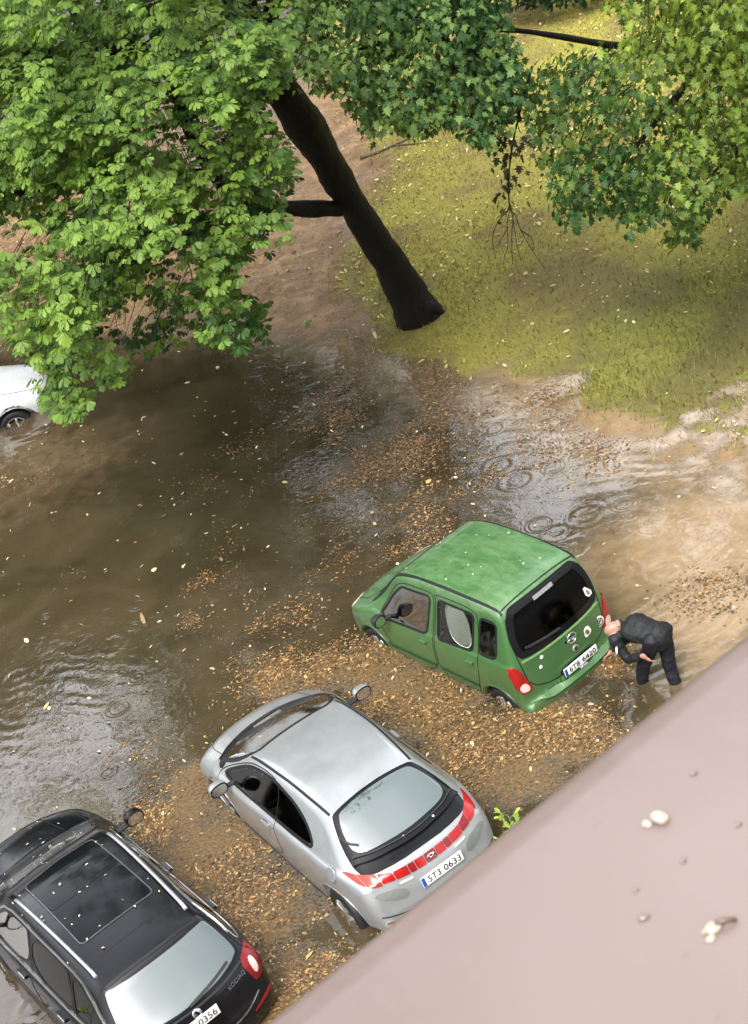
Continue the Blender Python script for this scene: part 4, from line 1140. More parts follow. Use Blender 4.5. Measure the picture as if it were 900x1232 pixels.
RINGS = [(415, 645, .14, .17, .0030), (705, 620, .14, .22, .0048), (745, 690, .14, .24, .0050), (800, 688, .14, .24, .0045), (622, 578, .15, .20, .0040), (690, 660, .15, .2, .003), (300, 690, .14, .16, .003), (135, 775, .14, .17, .002), (20, 815, .15, .18, .002), (42, 1214, .14, .16, .005), (600, 560, .14, .18, .004), (730, 560, .14, .2, .004), (670, 640, .14, .16, .0035), (780, 740, .14, .2, .004), (500, 560, .15, .2, .002), (310, 850, .14, .14, .003), (575, 520, .14, .15, .003), (390, 900, .14, .14, .003)]

t = NT('flood_water')
P = t.pos(); lit = t.attr('litter'); silt = t.attr('silt'); dep = t.attr('depth')
n1 = t.noise(P, .9, 5, .6, .8); n2 = t.noise(P, 5, 6, .65, .4); n3 = t.noise(P, 26, 5, .7); n4 = t.noise(t.mapping(P, (1, 1, 1), (0, 0, .6)), 60, 3, .7)
deep = t.mix(t.ramp(n1, [(.35, 0), (.65, 1)]), (.034, .0250, .0130), (.058, .0435, .0235))
tan = t.mix(t.ramp(n2, [(.3, 0), (.7, 1)]), (.205, .140, .075), (.29, .208, .122))
c = t.mix(t.ramp(t.math('ADD', silt, t.math('MULTIPLY', t.math('SUBTRACT', n2, .5), .35)), [(.12, 0), (.85, 1)]), deep, tan)
# drifted silt and crushed leaf matter between the leaves
fl = t.math('ADD', lit, t.math('MULTIPLY', t.math('SUBTRACT', n2, .5), 1.1))
fl = t.math('ADD', fl, t.math('MULTIPLY', t.math('SUBTRACT', n3, .5), 1.3))
fm = t.math('MULTIPLY', t.ramp(fl, [(.50, 0), (.85, 1)]), t.ramp(lit, [(.05, 0), (.35, 1)]))
scum = t.mix(t.ramp(n3, [(.34, 0), (.66, 1)]), (.05, .032, .014), (.20, .125, .054))
scum = t.mix(t.ramp(n4, [(.55, 0), (.70, 1)]), scum, (.27, .18, .085))
c = t.mix(t.math('MULTIPLY', fm, .8), c, scum)
rough = t.math('ADD', .03, t.math('MULTIPLY', fm, .45))
p = t.pbr(c, rough, 0., IOR=1.7)
t.set(p, 'Specular IOR Level', t.math('SUBTRACT', .6, t.math('MULTIPLY', fm, .4)))
t.set(p, 'Alpha', t.ramp(dep, [(.0, .18), (.5, 1)]))
# raindrop rings: random cells, a fading sine around each centre
vec = t.mapping(P, (1, 1, 0))
hs = None
for sc_, off in ((1.1, 0.0), (1.7, 7.3)):
    m = t.n('ShaderNodeMapping'); t.l(vec, m.inputs['Vector']); m.inputs['Location'].default_value = (off, off * .6, 0)
    v = t.n('ShaderNodeTexVoronoi'); t.l(m.outputs[0], v.inputs['Vector']); v.inputs['Scale'].default_value = sc_
    s3 = t.n('ShaderNodeSeparateXYZ'); t.l(v.outputs['Color'], s3.inputs[0])
    d = t.math('DIVIDE', v.outputs['Distance'], sc_)
    rad = t.math('MULTIPLY_ADD', s3.outputs[0], .16, .04)
    q = t.math('DIVIDE', t.math('SUBTRACT', d, rad), .055)
    env = t.math('POWER', 2.718, t.math('MULTIPLY', t.math('MULTIPLY', q, q), -1.0))
    on = t.math('GREATER_THAN', s3.outputs[1], .55)
    w = t.math('MULTIPLY', t.math('MULTIPLY', t.math('SINE', t.math('MULTIPLY', d, 105)), env), on)
    hs = w if hs is None else t.math('ADD', hs, w)
hgt = t.math('ADD', t.math('MULTIPLY', hs, .0010), t.math('MULTIPLY', t.noise(P, 7, 3, .5, .3), .0030))
hgt = t.math('ADD', hgt, t.math('MULTIPLY', t.math('MULTIPLY', n3, fm), .010))
b = t.bump(hgt, 1.0, 1.0)
t.l(b, p.inputs['Normal'])
MT['water'] = t.done(p)

xs = warped_axis(-7.2, 6.2, .038, 120, 34); ys = warped_axis(11.5, 31.5, .042, 120, 34)
wt = grid_mesh('flood_water', xs, ys, water_h, MT['water'], dict(litter=litter, silt=silt_zone, depth=lambda x, y: np.clip((WL - ground_h(x, y)) / .05, 0, 1)))
tag(wt, 'brown flood water covering the car park', 'water', kind='structure')

# ---- loose leaves: small bent blades with their own tints
def blades(name, N, pts_fn, size, cols, zoff, mat, tilt=.25, label=None):
    X, Y, Z = pts_fn(N); n = len(X)
    base = np.array([(-.5, 0, 0), (-.18, .24, .05), (-.18, -.24, .05), (.2, .22, .04), (.2, -.22, .04), (.55, 0, .0)])
    Fb = np.array([(0, 2, 1, 1), (1, 2, 4, 3), (3, 4, 5, 5)])
    a = rng.uniform(0, 2 * np.pi, n); s = rng.uniform(size[0], size[1], n) * np.where(rng.random(n) < .10, 1.7, 1)
    tx, ty = rng.normal(0, tilt, n), rng.normal(0, tilt, n)
    asp = rng.uniform(.6, 1.15, n); fold = rng.uniform(-1.2, 2.2, n)
    L = np.repeat(base[None], n, 0); L[:, :, 1] *= asp[:, None]; L[:, :, 2] *= fold[:, None]
    x = L[..., 0] * np.cos(a)[:, None] - L[..., 1] * np.sin(a)[:, None]; y = L[..., 0] * np.sin(a)[:, None] + L[..., 1] * np.cos(a)[:, None]
    z = L[..., 2] + x * tx[:, None] + y * ty[:, None]
    V = np.stack([x, y, z], -1) * s[:, None, None]
    V[..., 2] -= np.minimum(V[..., 2].min(1) + .35 * s * 0, 0)[:, None] * .6
    V += np.stack([X, Y, Z + zoff], -1)[:, None]
    F = (Fb[None] + 6 * np.arange(n)[:, None, None])
    Vf = V.reshape(-1, 3)
    tri = np.concatenate([F[:, 0, :3], F[:, 1][:, [0, 1, 2]], F[:, 1][:, [0, 2, 3]], F[:, 2, :3]])
    ci = rng.integers(0, len(cols), n); cc = np.array(cols)[ci] * rng.uniform(.7, 1.25, (n, 1))
    o = fast_mesh(name, Vf, tri, mat, None, False, np.repeat(cc, 6, 0))
    return o
t = NT('fallen_leaf')
p = t.pbr(t.attr('tint', 'Color'), .42)
MT['fallen'] = t.done(p)

def water_pts(N):
    x = rng.uniform(-6.2, 4.6, N * 14); y = rng.uniform(12.5, 30, N * 14)
    pr = litter(x, y); pr = pr * np.clip(.42 + 1.7 * vnoise(x, y, 1.3, 61, 4) + .8 * vnoise(x * .6 + y * .3, y * 1.8 - x, 2.4, 62, 3), .02, 1.8)
    k = rng.random(len(x)) < pr * .9
    k &= (land_d(x, y) * FLIP < .3)
    x, y = x[k][:N], y[k][:N]
    return x, y, np.full(len(x), WL) + np.maximum(0, ground_h(x, y) - WL)
BROWN = [(.38, .235, .095), (.26, .135, .045), (.18, .09, .03), (.46, .31, .14), (.09, .05, .02), (.055, .033, .016), (.27, .14, .045), (.17, .11, .05), (.12, .075, .036), (.06, .04, .02)]
BROWN = [tuple(q * .88 for q in c) for c in BROWN]
o = blades('floating_leaves', 42000, water_pts, (.015, .046), BROWN, .005, MT['fallen'], .09)
tag(o, 'brown and orange leaves drifting on the flood water round the cars', 'leaves', kind='stuff')

def speck_pts(N):
    x = rng.uniform(-6.3, 4.6, N); y = rng.uniform(13, 30.5, N)
    k = (land_d(x, y) * FLIP < .6) & (rng.random(N) < .35 + .65 * np.clip(vnoise(x, y, .7, 71), 0, 1))
    x, y = x[k], y[k]
    return x, y, np.full(len(x), WL) + np.maximum(0, ground_h(x, y) - WL)
o = blades('pale_floating_leaves', 1300, speck_pts, (.03, .075), [(.62, .52, .33), (.55, .42, .22), (.42, .28, .12), (.68, .62, .46), (.30, .2, .1)], .008, MT['fallen'], .3)
tag(o, 'pale single leaves scattered over the open brown water', 'leaves', kind='stuff')

def lawn_pts(N):
    x = rng.uniform(-1, 13, N * 3); y = rng.uniform(20, 48, N * 3)
    k = (lawn_zone(x, y) > .45) & (rng.random(len(x)) < .55 + .6 * vnoise(x, y, .5, 81))
    x, y = x[k][:N], y[k][:N]
    return x, y, ground_h(x, y)
o = blades('lawn_leaves', 4200, lawn_pts, (.035, .085), [(.66, .58, .30), (.72, .68, .42), (.60, .50, .20), (.45, .32, .12), (.30, .18, .07), (.55, .50, .16)], .03, MT['fallen'], .35)
tag(o, 'yellow and pale fallen leaves strewn over the lawn', 'leaves', kind='stuff')

def mud_pts(N):
    x = rng.uniform(-6, 4, N * 4); y = rng.uniform(26, 46, N * 4)
    k = (land_d(x, y) * FLIP > -.3) & (lawn_zone(x, y) < .6) & (rng.random(len(x)) < .35 + .9 * vnoise(x, y, .7, 85))
    x, y = x[k][:N], y[k][:N]
    return x, y, np.maximum(ground_h(x, y), WL)
o = blades('mud_leaves', 3200, mud_pts, (.03, .075), BROWN + [(.55, .45, .2)], .02, MT['fallen'], .3)
tag(o, 'brown leaves washed over the bare muddy ground left of the trunk', 'leaves', kind='stuff')

def grass():
    N = 90000
    x = rng.uniform(-1.5, 11, N); y = rng.uniform(20, 42, N)
    z0 = lawn_zone(x, y); k = (rng.random(N) < z0 * (.45 + .9 * np.clip(vnoise(x, y, .6, 91, 4) * 1.3 + .3, 0, 1)))
    x, y = x[k], y[k]; n = len(x); z = ground_h(x, y)
    h = rng.uniform(.03, .085, n) * (1 + .6 * lush(x, y)); a = rng.uniform(0, 2 * np.pi, n); w = rng.uniform(.006, .014, n)
    ln = rng.normal(0, .5, (n, 2)) * h[:, None]
    B1 = np.stack([x + w * np.cos(a), y + w * np.sin(a), z], 1); B2 = np.stack([x - w * np.cos(a), y - w * np.sin(a), z], 1)
    T = np.stack([x + ln[:, 0], y + ln[:, 1], z + h], 1)
    V = np.stack([B1, B2, T], 1).reshape(-1, 3); F = np.arange(3 * n).reshape(-1, 3)
    dry = np.clip(.5 + vnoise(x, y, .55, 92, 4) * .8, 0, 1)[:, None]
    l = lush(x, y)[:, None]
    c = np.array([[.34, .31, .055]]) * (1 - dry) + np.array([[.27, .20, .065]]) * dry
    c = c * (1 - .5 * l) + np.array([[.11, .14, .025]]) * .5 * l
    c = c * rng.uniform(.6, 1.35, (n, 1))
    o = fast_mesh('grass', V, F, MT['grassblade'], None, False, np.repeat(c, 3, 0))
    tag(o, 'short yellowish grass of the sodden lawn', 'grass', kind='stuff')
t = NT('grass_blade'); d = t.pbr(t.attr('tint', 'Color'), .55); tr = t.n('ShaderNodeBsdfTranslucent'); t.l(t.attr('tint', 'Color'), tr.inputs[0])
mx = t.n('ShaderNodeMixShader'); mx.inputs[0].default_value = .25; t.l(d.outputs[0], mx.inputs[1]); t.l(tr.outputs[0], mx.inputs[2])
MT['grassblade'] = t.done(mx)
grass()

# ================================================================== trees
def leaf_mat(name, gloss=.5, trans=.32):
    t = NT(name)
    col = t.attr('tint', 'Color')
    d = t.pbr(col, gloss); t.set(d, 'Specular IOR Level', .30)
    tr = t.n('ShaderNodeBsdfTranslucent'); t.l(t.mix(.5, col, t.mix(1.0, col, (1.6, 1.5, .5), 'MULTIPLY')), tr.inputs[0])
    mx = t.n('ShaderNodeMixShader'); mx.inputs[0].default_value = trans; t.l(d.outputs[0], mx.inputs[1]); t.l(tr.outputs[0], mx.inputs[2])
    return t.done(mx)
MT['leaf'] = leaf_mat('wet_broad_leaf'); MT['maple_leaf'] = leaf_mat('wet_maple_leaf', .5, .30)
t = NT('wet_bark'); P = t.obj()
n1 = t.noise(t.mapping(P, (6, 6, 1.6)), 3, 8, .7, .5); n2 = t.noise(P, 2.2, 5)
c = t.mix(t.ramp(n1, [(.35, 0), (.7, 1)]), (.004, .0035, .003), (.016, .013, .010))
c = t.mix(t.ramp(n2, [(.56, 0), (.72, .4)]), c, (.016, .020, .008))
p = t.pbr(c, t.ramp(n1, [(.3, .35), (.7, .7)])); t.set(p, 'Specular IOR Level', .22); t.l(t.bump(n1, 1.0, .08), p.inputs['Normal'])
MT['bark'] = t.done(p)

def norm(v): return v / (np.linalg.norm(v, axis=-1, keepdims=True) + 1e-9)

OBOV = np.array([(0, 0, 0), (.30, .10, .02), (.62, .21, .035), (.86, .17, .02), (1.0, 0, -.05), (.86, -.17, .02), (.62, -.21, .035), (.30, -.10, .02), (.35, 0, -.01), (.72, 0, -.02)])
OBF = [(0, 8, 1), (1, 8, 2), (8, 9, 2), (2, 9, 3), (3, 9, 4), (4, 9, 5), (5, 9, 6), (6, 9, 8), (6, 8, 7), (7, 8, 0)]
_m = [(0, .03), (.02, .38), (.18, .22), (.40, .57), (.44, .22), (.64, .31), (.70, .12), (1.0, 0)]
MAPLE = np.array([(0, 0, 0)] + [(x, y, .02 + .12 * y * y) for x, y in _m[1:-1]] + [(1.0, 0, -.10)] + [(x, -y, .02 + .12 * y * y) for x, y in _m[1:-1]][::-1] + [(.38, 0, -.03)])
_n = len(MAPLE) - 1
MPF = [(_n, (i + 1) % _n, i) for i in range(_n)]

def place_leaves(base, faces, pos, ax, nrm, size, tint):
    """pos, ax (tip direction), nrm (upper side), all (n,3)."""
    ax = norm(ax); y = norm(np.cross(nrm, ax)); z = np.cross(ax, y)
    V = pos[:, None] + size[:, None, None] * (base[None, :, :1] * ax[:, None] + base[None, :, 1:2] * y[:, None] + base[None, :, 2:] * z[:, None])
    k = len(base); F = (np.array(faces)[None] + k * np.arange(len(pos))[:, None, None]).reshape(-1, 3)
    return V.reshape(-1, 3), F, np.repeat(tint, k, 0)

def sample_poly(poly, n):
    poly = np.array(poly, float); mn, mx = poly.min(0), poly.max(0); out = []
    while len(out) < n:
        q = rng.uniform(mn, mx, (n * 2, 2)); out += list(q[inpoly(q, poly)])
    return np.array(out[:n])

def chestnut_leaves(C, O, n_whorl, lsize=.16, fan=.8, L=1.1):
    """sprays: start C(n,3), outward dir O(n,3). Fans of palmate whorls lying in drooping layers."""
    n = len(C)
    s = rng.uniform(.0, 1, (n, n_whorl)) ** .8 * L; w = rng.uniform(-1, 1, (n, n_whorl)) * fan * (.25 + .75 * s / L) * .55
    side = norm(np.cross(O, np.array([0, 0, 1.0])))
    upn = norm(np.cross(side, O))
    P = C[:, None] + O[:, None] * s[..., None] + side[:, None] * w[..., None] - np.array([0, 0, 1.0]) * ((s / L) ** 2 * .28 + np.abs(w) * .18)[..., None] + rng.normal(0, .05, (n, n_whorl, 3))
    D = norm(O[:, None] + side[:, None] * (w * 1.0)[..., None] + np.array([0, 0, -.45]) + rng.normal(0, .25, (n, n_whorl, 3)))
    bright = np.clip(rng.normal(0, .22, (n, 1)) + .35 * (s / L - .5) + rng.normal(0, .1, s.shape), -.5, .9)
    return P.reshape(-1, 3), D.reshape(-1, 3), bright.ravel()

def whorl_leaflets(P, D, br, k=7, lsize=.128, dark=(.028, .080, .015), lit=(.185, .29, .045)):
    n = len(P)
    a = np.linspace(-1.5, 1.5, k)[None] + rng.normal(0, .14, (n, k))
    upv = norm(np.array([0, 0, 1.0]) + rng.normal(0, .28, (n, 3)))
    side = norm(np.cross(upv, D)); fw = norm(np.cross(side, upv))
    d = fw[:, None] * np.cos(a)[..., None] + side[:, None] * np.sin(a)[..., None]
    droop = rng.uniform(.20, .75, (n, 1, 1)) + rng.normal(0, .12, (n, k, 1))
    ax = norm(d - upv[:, None] * droop)
    nr = norm(upv[:, None] + d * droop * .9 + rng.normal(0, .12, (n, k, 3)))
    size = lsize * rng.uniform(.75, 1.25, (n, 1)) * (1 - .35 * np.abs(a) / 1.4) * rng.uniform(.9, 1.1, (n, k))
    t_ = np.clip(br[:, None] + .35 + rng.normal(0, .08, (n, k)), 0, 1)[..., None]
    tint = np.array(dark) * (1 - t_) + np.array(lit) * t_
    pos = np.repeat(P[:, None], k, 1) + d * .015
    return place_leaves(OBOV, OBF, pos.reshape(-1, 3), ax.reshape(-1, 3), nr.reshape(-1, 3), size.ravel(), tint.reshape(-1, 3))

def twigs(A, B, r0=.012, r1=.004):
    parts = []
    for a, b in zip(A, B):
        m = (a + b) / 2 + np.array([0, 0, .08]) + rng.normal(0, .04, 3)
        parts.append(tube([a, m, b], [r0, (r0 + r1) / 2, r1], 5))
    return merge(parts)

# ---- the big leaning tree on the lawn's edge
tr_ = empty('broadleaf_tree', tuple(atz(505, 388, .40)))
tag(tr_, 'leaning dark-trunked tree whose leafy boughs hang over the upper left water', 'tree')
def local(o, V): return np.array(V) - np.array(o.location)
trunk_pts = [aty(509, 397, 27.45), aty(504, 380, 27.45), aty(490, 355, 27.4), aty(465, 310, 27.3), aty(438, 268, 27.2), aty(418, 235, 27.1), aty(393, 190, 26.9), aty(366, 150, 26.7), aty(345, 116, 26.5), aty(312, 60, 26.2), aty(280, -20, 25.9), aty(250, -140, 25.5), aty(240, -290, 25.2), aty(230, -420, 25.0)]
trunk_r = [.46, .31, .245, .235, .25, .30, .25, .225, .24, .21, .18, .14, .10, .05]
pr = [tube(resample(chaikin(trunk_pts, 2, False), .12, False), np.interp(np.linspace(0, 1, len(resample(chaikin(trunk_pts, 2, False), .12, False))), np.linspace(0, 1, 14), trunk_r), 18, .16)]
def limb(pts, r0, r1, seg=9, seed=1):
    P = resample(chaikin(pts, 2, False), .15, False)
    return tube(P, np.linspace(r0, r1, len(P)), seg, .18, seed)
pr.append(limb([aty(408, 250, 27.0), aty(385, 252, 26.8), aty(350, 250, 26.4), aty(310, 256, 25.8), aty(285, 250, 25.3), aty(258, 210, 24.8), aty(232, 168, 24.4), aty(205, 90, 24.2), aty(180, 0, 24.0)], .135, .08))
pr.append(limb([aty(285, 250, 25.3), aty(262, 268, 24.6), aty(200, 300, 23.6), aty(120, 330, 22.6), aty(40, 380, 21.6)], .11, .04))
pr.append(limb([aty(345, 116, 26.5), aty(300, 95, 25.8), aty(200, 60, 24.6), aty(60, 60, 23.2), aty(-80, 90, 22)], .14, .05))
pr.append(limb([aty(312, 60, 26.2), aty(350, -60, 26.4), aty(400, -180, 26.8)], .14, .05))
pr.append(limb([aty(258, 210, 24.8), aty(190, 210, 23.8), aty(90, 220, 22.6), aty(-20, 240, 21.6)], .09, .03))
pr.append(limb([aty(250, -140, 25.5), np.array([.2, 23.5, 13.6]), np.array([.4, 20.5, 15.2]), np.array([.2, 18, 15.6])], .12, .03))
pr.append(limb([aty(280, -20, 25.9), aty(200, -160, 25), aty(80, -280, 24.3)], .15, .05))
# buttress roots
bp = atz(505, 388, .40)
for a, l in ((190, .75), (250, .55), (310, .5), (15, .62), (90, .6), (140, .6)):
    d = np.array([math.cos(R(a)), math.sin(R(a)), 0])
    if a in (15,): pr.append(tube([bp + d * .10 + np.array([0, 0, .26]), bp + d * .30 + np.array([0, 0, .12]), bp + d * l * .65 + np.array([0, 0, -.02]), bp + d * l * .9 + np.array([0, 0, -.10])], [.14, .12, .07, .03], 8, .15))
V, F = merge(pr)
mesh('trunk', local(tr_, V), F, MT['bark'], tr_)

def pxof(P):
    d = P - np.array([0, 0, CAMZ]); z = d @ fwd
    return np.stack([450 + FPX * (d @ right) / z, 616 - FPX * (d @ up) / z], 1)
LEFT_POLY = [(-130, 330), (-60, 380), (0, 386), (16, 420), (38, 428), (40, 462), (48, 498), (92, 500), (104, 486), (112, 448), (150, 464), (174, 442), (180, 420), (230, 408), (282, 426), (325, 400), (376, 380), (352, 360), (292, 342), (285, 308), (358, 290), (338, 240), (352, 212), (340, 160), (318, 118), (338, 98), (352, 40), (350, -20), (420, -260), (300, -620), (-200, -700), (-480, -400), (-500, 120), (-400, 225), (-230, 215)]
LEFT_GAPS = [(20, 285, 28), (215, 320, 22), (318, 322, 26), (330, 130, 22), (262, 215, 16), (75, 300, 14), (150, 310, 12)]
def left_boughs():
    P_, D_, B_ = [], [], []
    # lower skirt, middle and upper layers, the back of the crown, and its top above the picture
    for n, box_, tlo, thi, nw in ((330, (-60, 60, 380, 510), 20.6, 24.8, 17), (120, (-60, 250, 220, 510), 19.8, 23, 17), (300, (-60, -60, 360, 220), 20.8, 25.5, 17), (260, (-60, -60, 370, 440), 24.5, 28.5, 14), (640, (-500, -700, 420, 0), 20.5, 28.5, 15), (130, (-500, -60, -20, 330), 21, 27, 15)):
        pts = np.vstack([sample_poly(LEFT_POLY, n * 3) for _ in range(3)])
        k = (pts[:, 0] > box_[0]) & (pts[:, 0] < box_[2]) & (pts[:, 1] > box_[1]) & (pts[:, 1] < box_[3])
        pts = pts[k][:n]
        tt = rng.uniform(tlo, thi, len(pts))
        C = np.array([at(a, b, q) for (a, b), q in zip(pts, tt)])
        cen = at(190, -40, 25.5)
        O = C - cen; O[:, 2] *= .25; O = norm(O + rng.normal(0, .6, O.shape) * np.array([1, 1, .15])); O[:, 2] = rng.uniform(-.35, .05, len(O)); O = norm(O)
        L = .95
        C = C - O * L * .62
        p, d, b = chestnut_leaves(C, O, int(nw * 1.35), L=L)
        lightside = np.clip((-(p[:, 0] + .5) * .09 + (p[:, 2] - 5.2) * .09), -.22, .42)  # tint lifted upwards and to the left: daylight painted into the leaves
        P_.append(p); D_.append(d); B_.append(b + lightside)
        ALL_TW.append((C, C + O * L * .9 - np.array([0, 0, .22])))
    P_, D_, B_ = np.vstack(P_), np.vstack(D_), np.concatenate(B_)
    q = pxof(P_) + rng.normal(0, 5, (len(P_), 2))
    nz_ = np.array([mnoise.noise(Vector(p_ * np.array([.8, .8, 1.2]))) for p_ in P_])
    dep_ = (P_ - np.array([0, 0, CAMZ])) @ fwd
    B_ = B_ + .42 * np.array([mnoise.noise(Vector(p_ * .55 + 9.0)) for p_ in P_])  # bough-wide light and shade put into the leaf tint
    k = inpoly(q, LEFT_POLY) & (nz_ > np.where(dep_ < 24, .0, -.25))
    for gx, gy, gr in LEFT_GAPS: k &= (np.hypot(q[:, 0] - gx, q[:, 1] - gy) > gr) | (rng.random(len(q)) < .10)
    P_, D_, B_ = P_[k], D_[k], B_[k]
    # the top of the crown leans out high over the cars
    C = np.stack([rng.uniform(-2.6, 2.6, 190), rng.uniform(16.6, 23, 190), rng.uniform(14.6, 17, 190)], 1)
    C = C[np.array([mnoise.noise(Vector(q * np.array([.6, .6, 0]))) for q in C]) > .05]
    O = norm(np.array([-.3, -1, 0]) + rng.normal(0, .5, C.shape) * np.array([1, 1, .1]))
    p, d, b = chestnut_leaves(C, O, 15, L=1.3)
    return np.vstack([P_, p]), np.vstack([D_, d]), np.r_[B_, b]
ALL_TW = []
P_, D_, B_ = left_boughs()
# trim what strays below the crown's lower edge as seen in the gaps: keep it above the car roofs
k = P_[:, 2] > 2.2
P_, D_, B_ = P_[k], D_[k], B_[k]
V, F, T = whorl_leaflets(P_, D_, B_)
A = np.vstack([a for a, b in ALL_TW]); B = np.vstack([b for a, b in ALL_TW])
q = (pxof(A) + pxof(B)) / 2; k = inpoly(q, LEFT_POLY) & inpoly(pxof(B), LEFT_POLY) & inpoly(pxof(A), LEFT_POLY) & ((pxof(B)[:, 1] < 330) | (pxof(B)[:, 0] < 250))
for gx, gy, gr in LEFT_GAPS: k &= np.hypot(q[:, 0] - gx, q[:, 1] - gy) > gr
def with_twigs(V, F, T, A, B, r0, r1):
    v, f = twigs(A, B, r0, r1); v = np.array(v); f = np.array([t for q in f for t in ([q] if len(q) == 3 else [q[:3], (q[0], q[2], q[3])])])
    return np.vstack([V, v]), np.vstack([F, f + len(V)]), np.vstack([T, np.tile([[.014, .012, .009]], (len(v), 1))])
V, F, T = with_twigs(V, F, T, A[k][::2], B[k][::2], .007, .003)
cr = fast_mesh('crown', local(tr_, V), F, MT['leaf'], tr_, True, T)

# ---- maple whose limbs reach in from the right
mt_ = empty('maple_tree', (9.6, 27.6, .6))
tag(mt_, 'maple with pointed leaves reaching in across the top right over the lawn', 'tree')
mp = [limb([np.array([9.6, 27.6, .45]), np.array([9.5, 27.4, 2]), np.array([9.3, 27.0, 4.5]), np.array([9.2, 26.6, 8]), np.array([9.4, 26.5, 12])], .34, .08, 14, 4)]
b0 = np.array([9.3, 27.0, 4.3])
mp.append(limb([b0, aty(890, 62, 26.2), aty(800, 58, 25.8), aty(735, 55, 26.2), aty(680, 45, 25.9), aty(610, 34, 25.6), aty(520, 40, 25.2), aty(430, 60, 25.0)], .085, .018, 8, 5))
mp.append(limb([aty(735, 55, 26.2), aty(712, 75, 25.8), aty(690, 110, 25.2), aty(660, 160, 24.6)], .06, .02, 6, 6))
mp.append(limb([aty(860, 60, 26.0), aty(820, 110, 24.8), aty(770, 170, 23.8), aty(730, 220, 23.2)], .08, .02, 7, 7))
mp.append(limb([b0 + np.array([0, 0, 1.5]), aty(930, -60, 25.6), aty(850, -90, 25), aty(760, -120, 25)], .12, .04, 7, 8))
mp.append(limb([b0 + np.array([0, 0, -.6]), aty(960, 140, 25), aty(900, 170, 23.6), aty(850, 215, 22.8)], .09, .02, 7, 9))
mp.append(limb([b0 + np.array([0, 0, 2.5]), aty(760, -130, 26.5), aty(600, -110, 26.0), aty(470, -60, 25.5)], .12, .04, 7, 10))
hang = [aty(640, 80, 25.0), aty(626, 130, 24.6), aty(615, 180, 24.4), aty(611, 220, 24.3), aty(613, 250, 24.25)]
mp.append(limb(hang, .022, .010, 5, 11))
for q in ([(613, 250), (604, 262), (590, 282), (592, 300), (597, 314)], [(613, 250), (611, 272), (612, 296), (604, 312), (606, 325)], [(613, 250), (620, 262), (626, 274), (640, 296), (655, 324)], [(626, 274), (642, 288), (640, 298)], [(613, 250), (616, 280), (622, 300), (630, 314)], [(611, 272), (604, 290), (598, 298)], [(616, 255), (618, 290), (617, 316)]):
    mp.append(limb([aty(a + rng.normal(0, 2.0), b + rng.normal(0, 2), 24.25 + .0012 * (b - 250) + rng.normal(0, .05)) for a, b in q], .007, .0035, 5, 12))
V, F = merge(mp); mesh('trunk', local(mt_, V), F, MT['bark'], mt_)

MID_POLY = [(352, 70), (340, -90), (420, -150), (640, -130), (612, -20), (606, 18), (622, 60), (636, 105), (606, 160), (588, 182), (560, 165), (540, 148), (505, 162), (470, 152), (446, 168), (428, 140), (405, 118), (372, 110)]
RIGHT_POLY = [(1120, -60), (1000, -190), (740, -140), (726, 4), (760, 40), (720, 56), (664, 62), (640, 84), (622, 150), (634, 170), (652, 196), (668, 240), (684, 284), (715, 268), (735, 252), (762, 290), (785, 258), (812, 296), (836, 306), (850, 262), (872, 226), (905, 240), (1000, 260), (1180, 250)]
def maple_boughs(poly, n, tlo, thi, cen, tone, per=44, spread=.40):
    pts = sample_poly(poly, n); tt = rng.uniform(tlo, thi, n)
    C = np.array([at(a, b, q) for (a, b), q in zip(pts, tt)])
    O = C - cen; O[:, 2] *= .2; O = norm(O + rng.normal(0, .7, O.shape)); O[:, 2] = rng.uniform(-.5, 0, n); O = norm(O)
    side = norm(np.cross(O, np.array([0, 0, 1.0])))
    s = rng.uniform(-.5, .5, (n, per)); w = rng.uniform(-1, 1, (n, per)) * spread
    P = C[:, None] + O[:, None] * s[..., None] + side[:, None] * w[..., None] + np.array([0, 0, 1.0]) * (-.5 * s ** 2 - .35 * np.abs(w) + rng.normal(0, .07, (n, per)))[..., None]
    out = norm(O[:, None] * .6 + side[:, None] * np.sign(w)[..., None] * .8 + rng.normal(0, .45, P.shape))
    upv = norm(np.array([0, 0, 1.0]) + rng.normal(0, .55, P.shape) + out * .55)
    ax = norm(out - upv * np.sum(out * upv, -1, keepdims=True) + np.array([0, 0, -.45]))
    br = np.repeat(rng.normal(0, .32, (n, 1)), per, 1) + rng.normal(0, .12, (n, per))
    ALL_TM.append((C - O * .5 + np.array([0, 0, -.1]), C + O * .5 + np.array([0, 0, -.1])))
    P, ax, upv, br = P.reshape(-1, 3), ax.reshape(-1, 3), upv.reshape(-1, 3), br.ravel()
    k = inpoly(pxof(P) + rng.normal(0, 5, (len(P), 2)), poly)
    return P[k], ax[k], upv[k], br[k] + tone(P[k])
ALL_TM = []
LV = []
for poly, n, lo, hi, cen, tone, dk, lt in (
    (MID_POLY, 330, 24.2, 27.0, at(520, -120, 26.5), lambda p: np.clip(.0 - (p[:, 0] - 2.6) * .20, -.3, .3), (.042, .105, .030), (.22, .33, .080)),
    (RIGHT_POLY, 520, 22.4, 26.8, at(900, -60, 26), lambda p: np.clip((p[:, 0] - 5.2) * .24 + (p[:, 2] - 4.2) * .10, -.40, .55), (.027, .070, .014), (.21, .285, .034))):  # tone paints lit and shaded sides of the boughs into the tint
    P, ax, nr, br = maple_boughs(poly, n, lo, hi, cen, tone)
    t_ = np.clip(br + .30, 0, 1)[:, None]
    LV.append(place_leaves(MAPLE, MPF, P, ax, nr, rng.uniform(.06, .15, len(P)), np.array(dk) * (1 - t_) + np.array(lt) * t_))
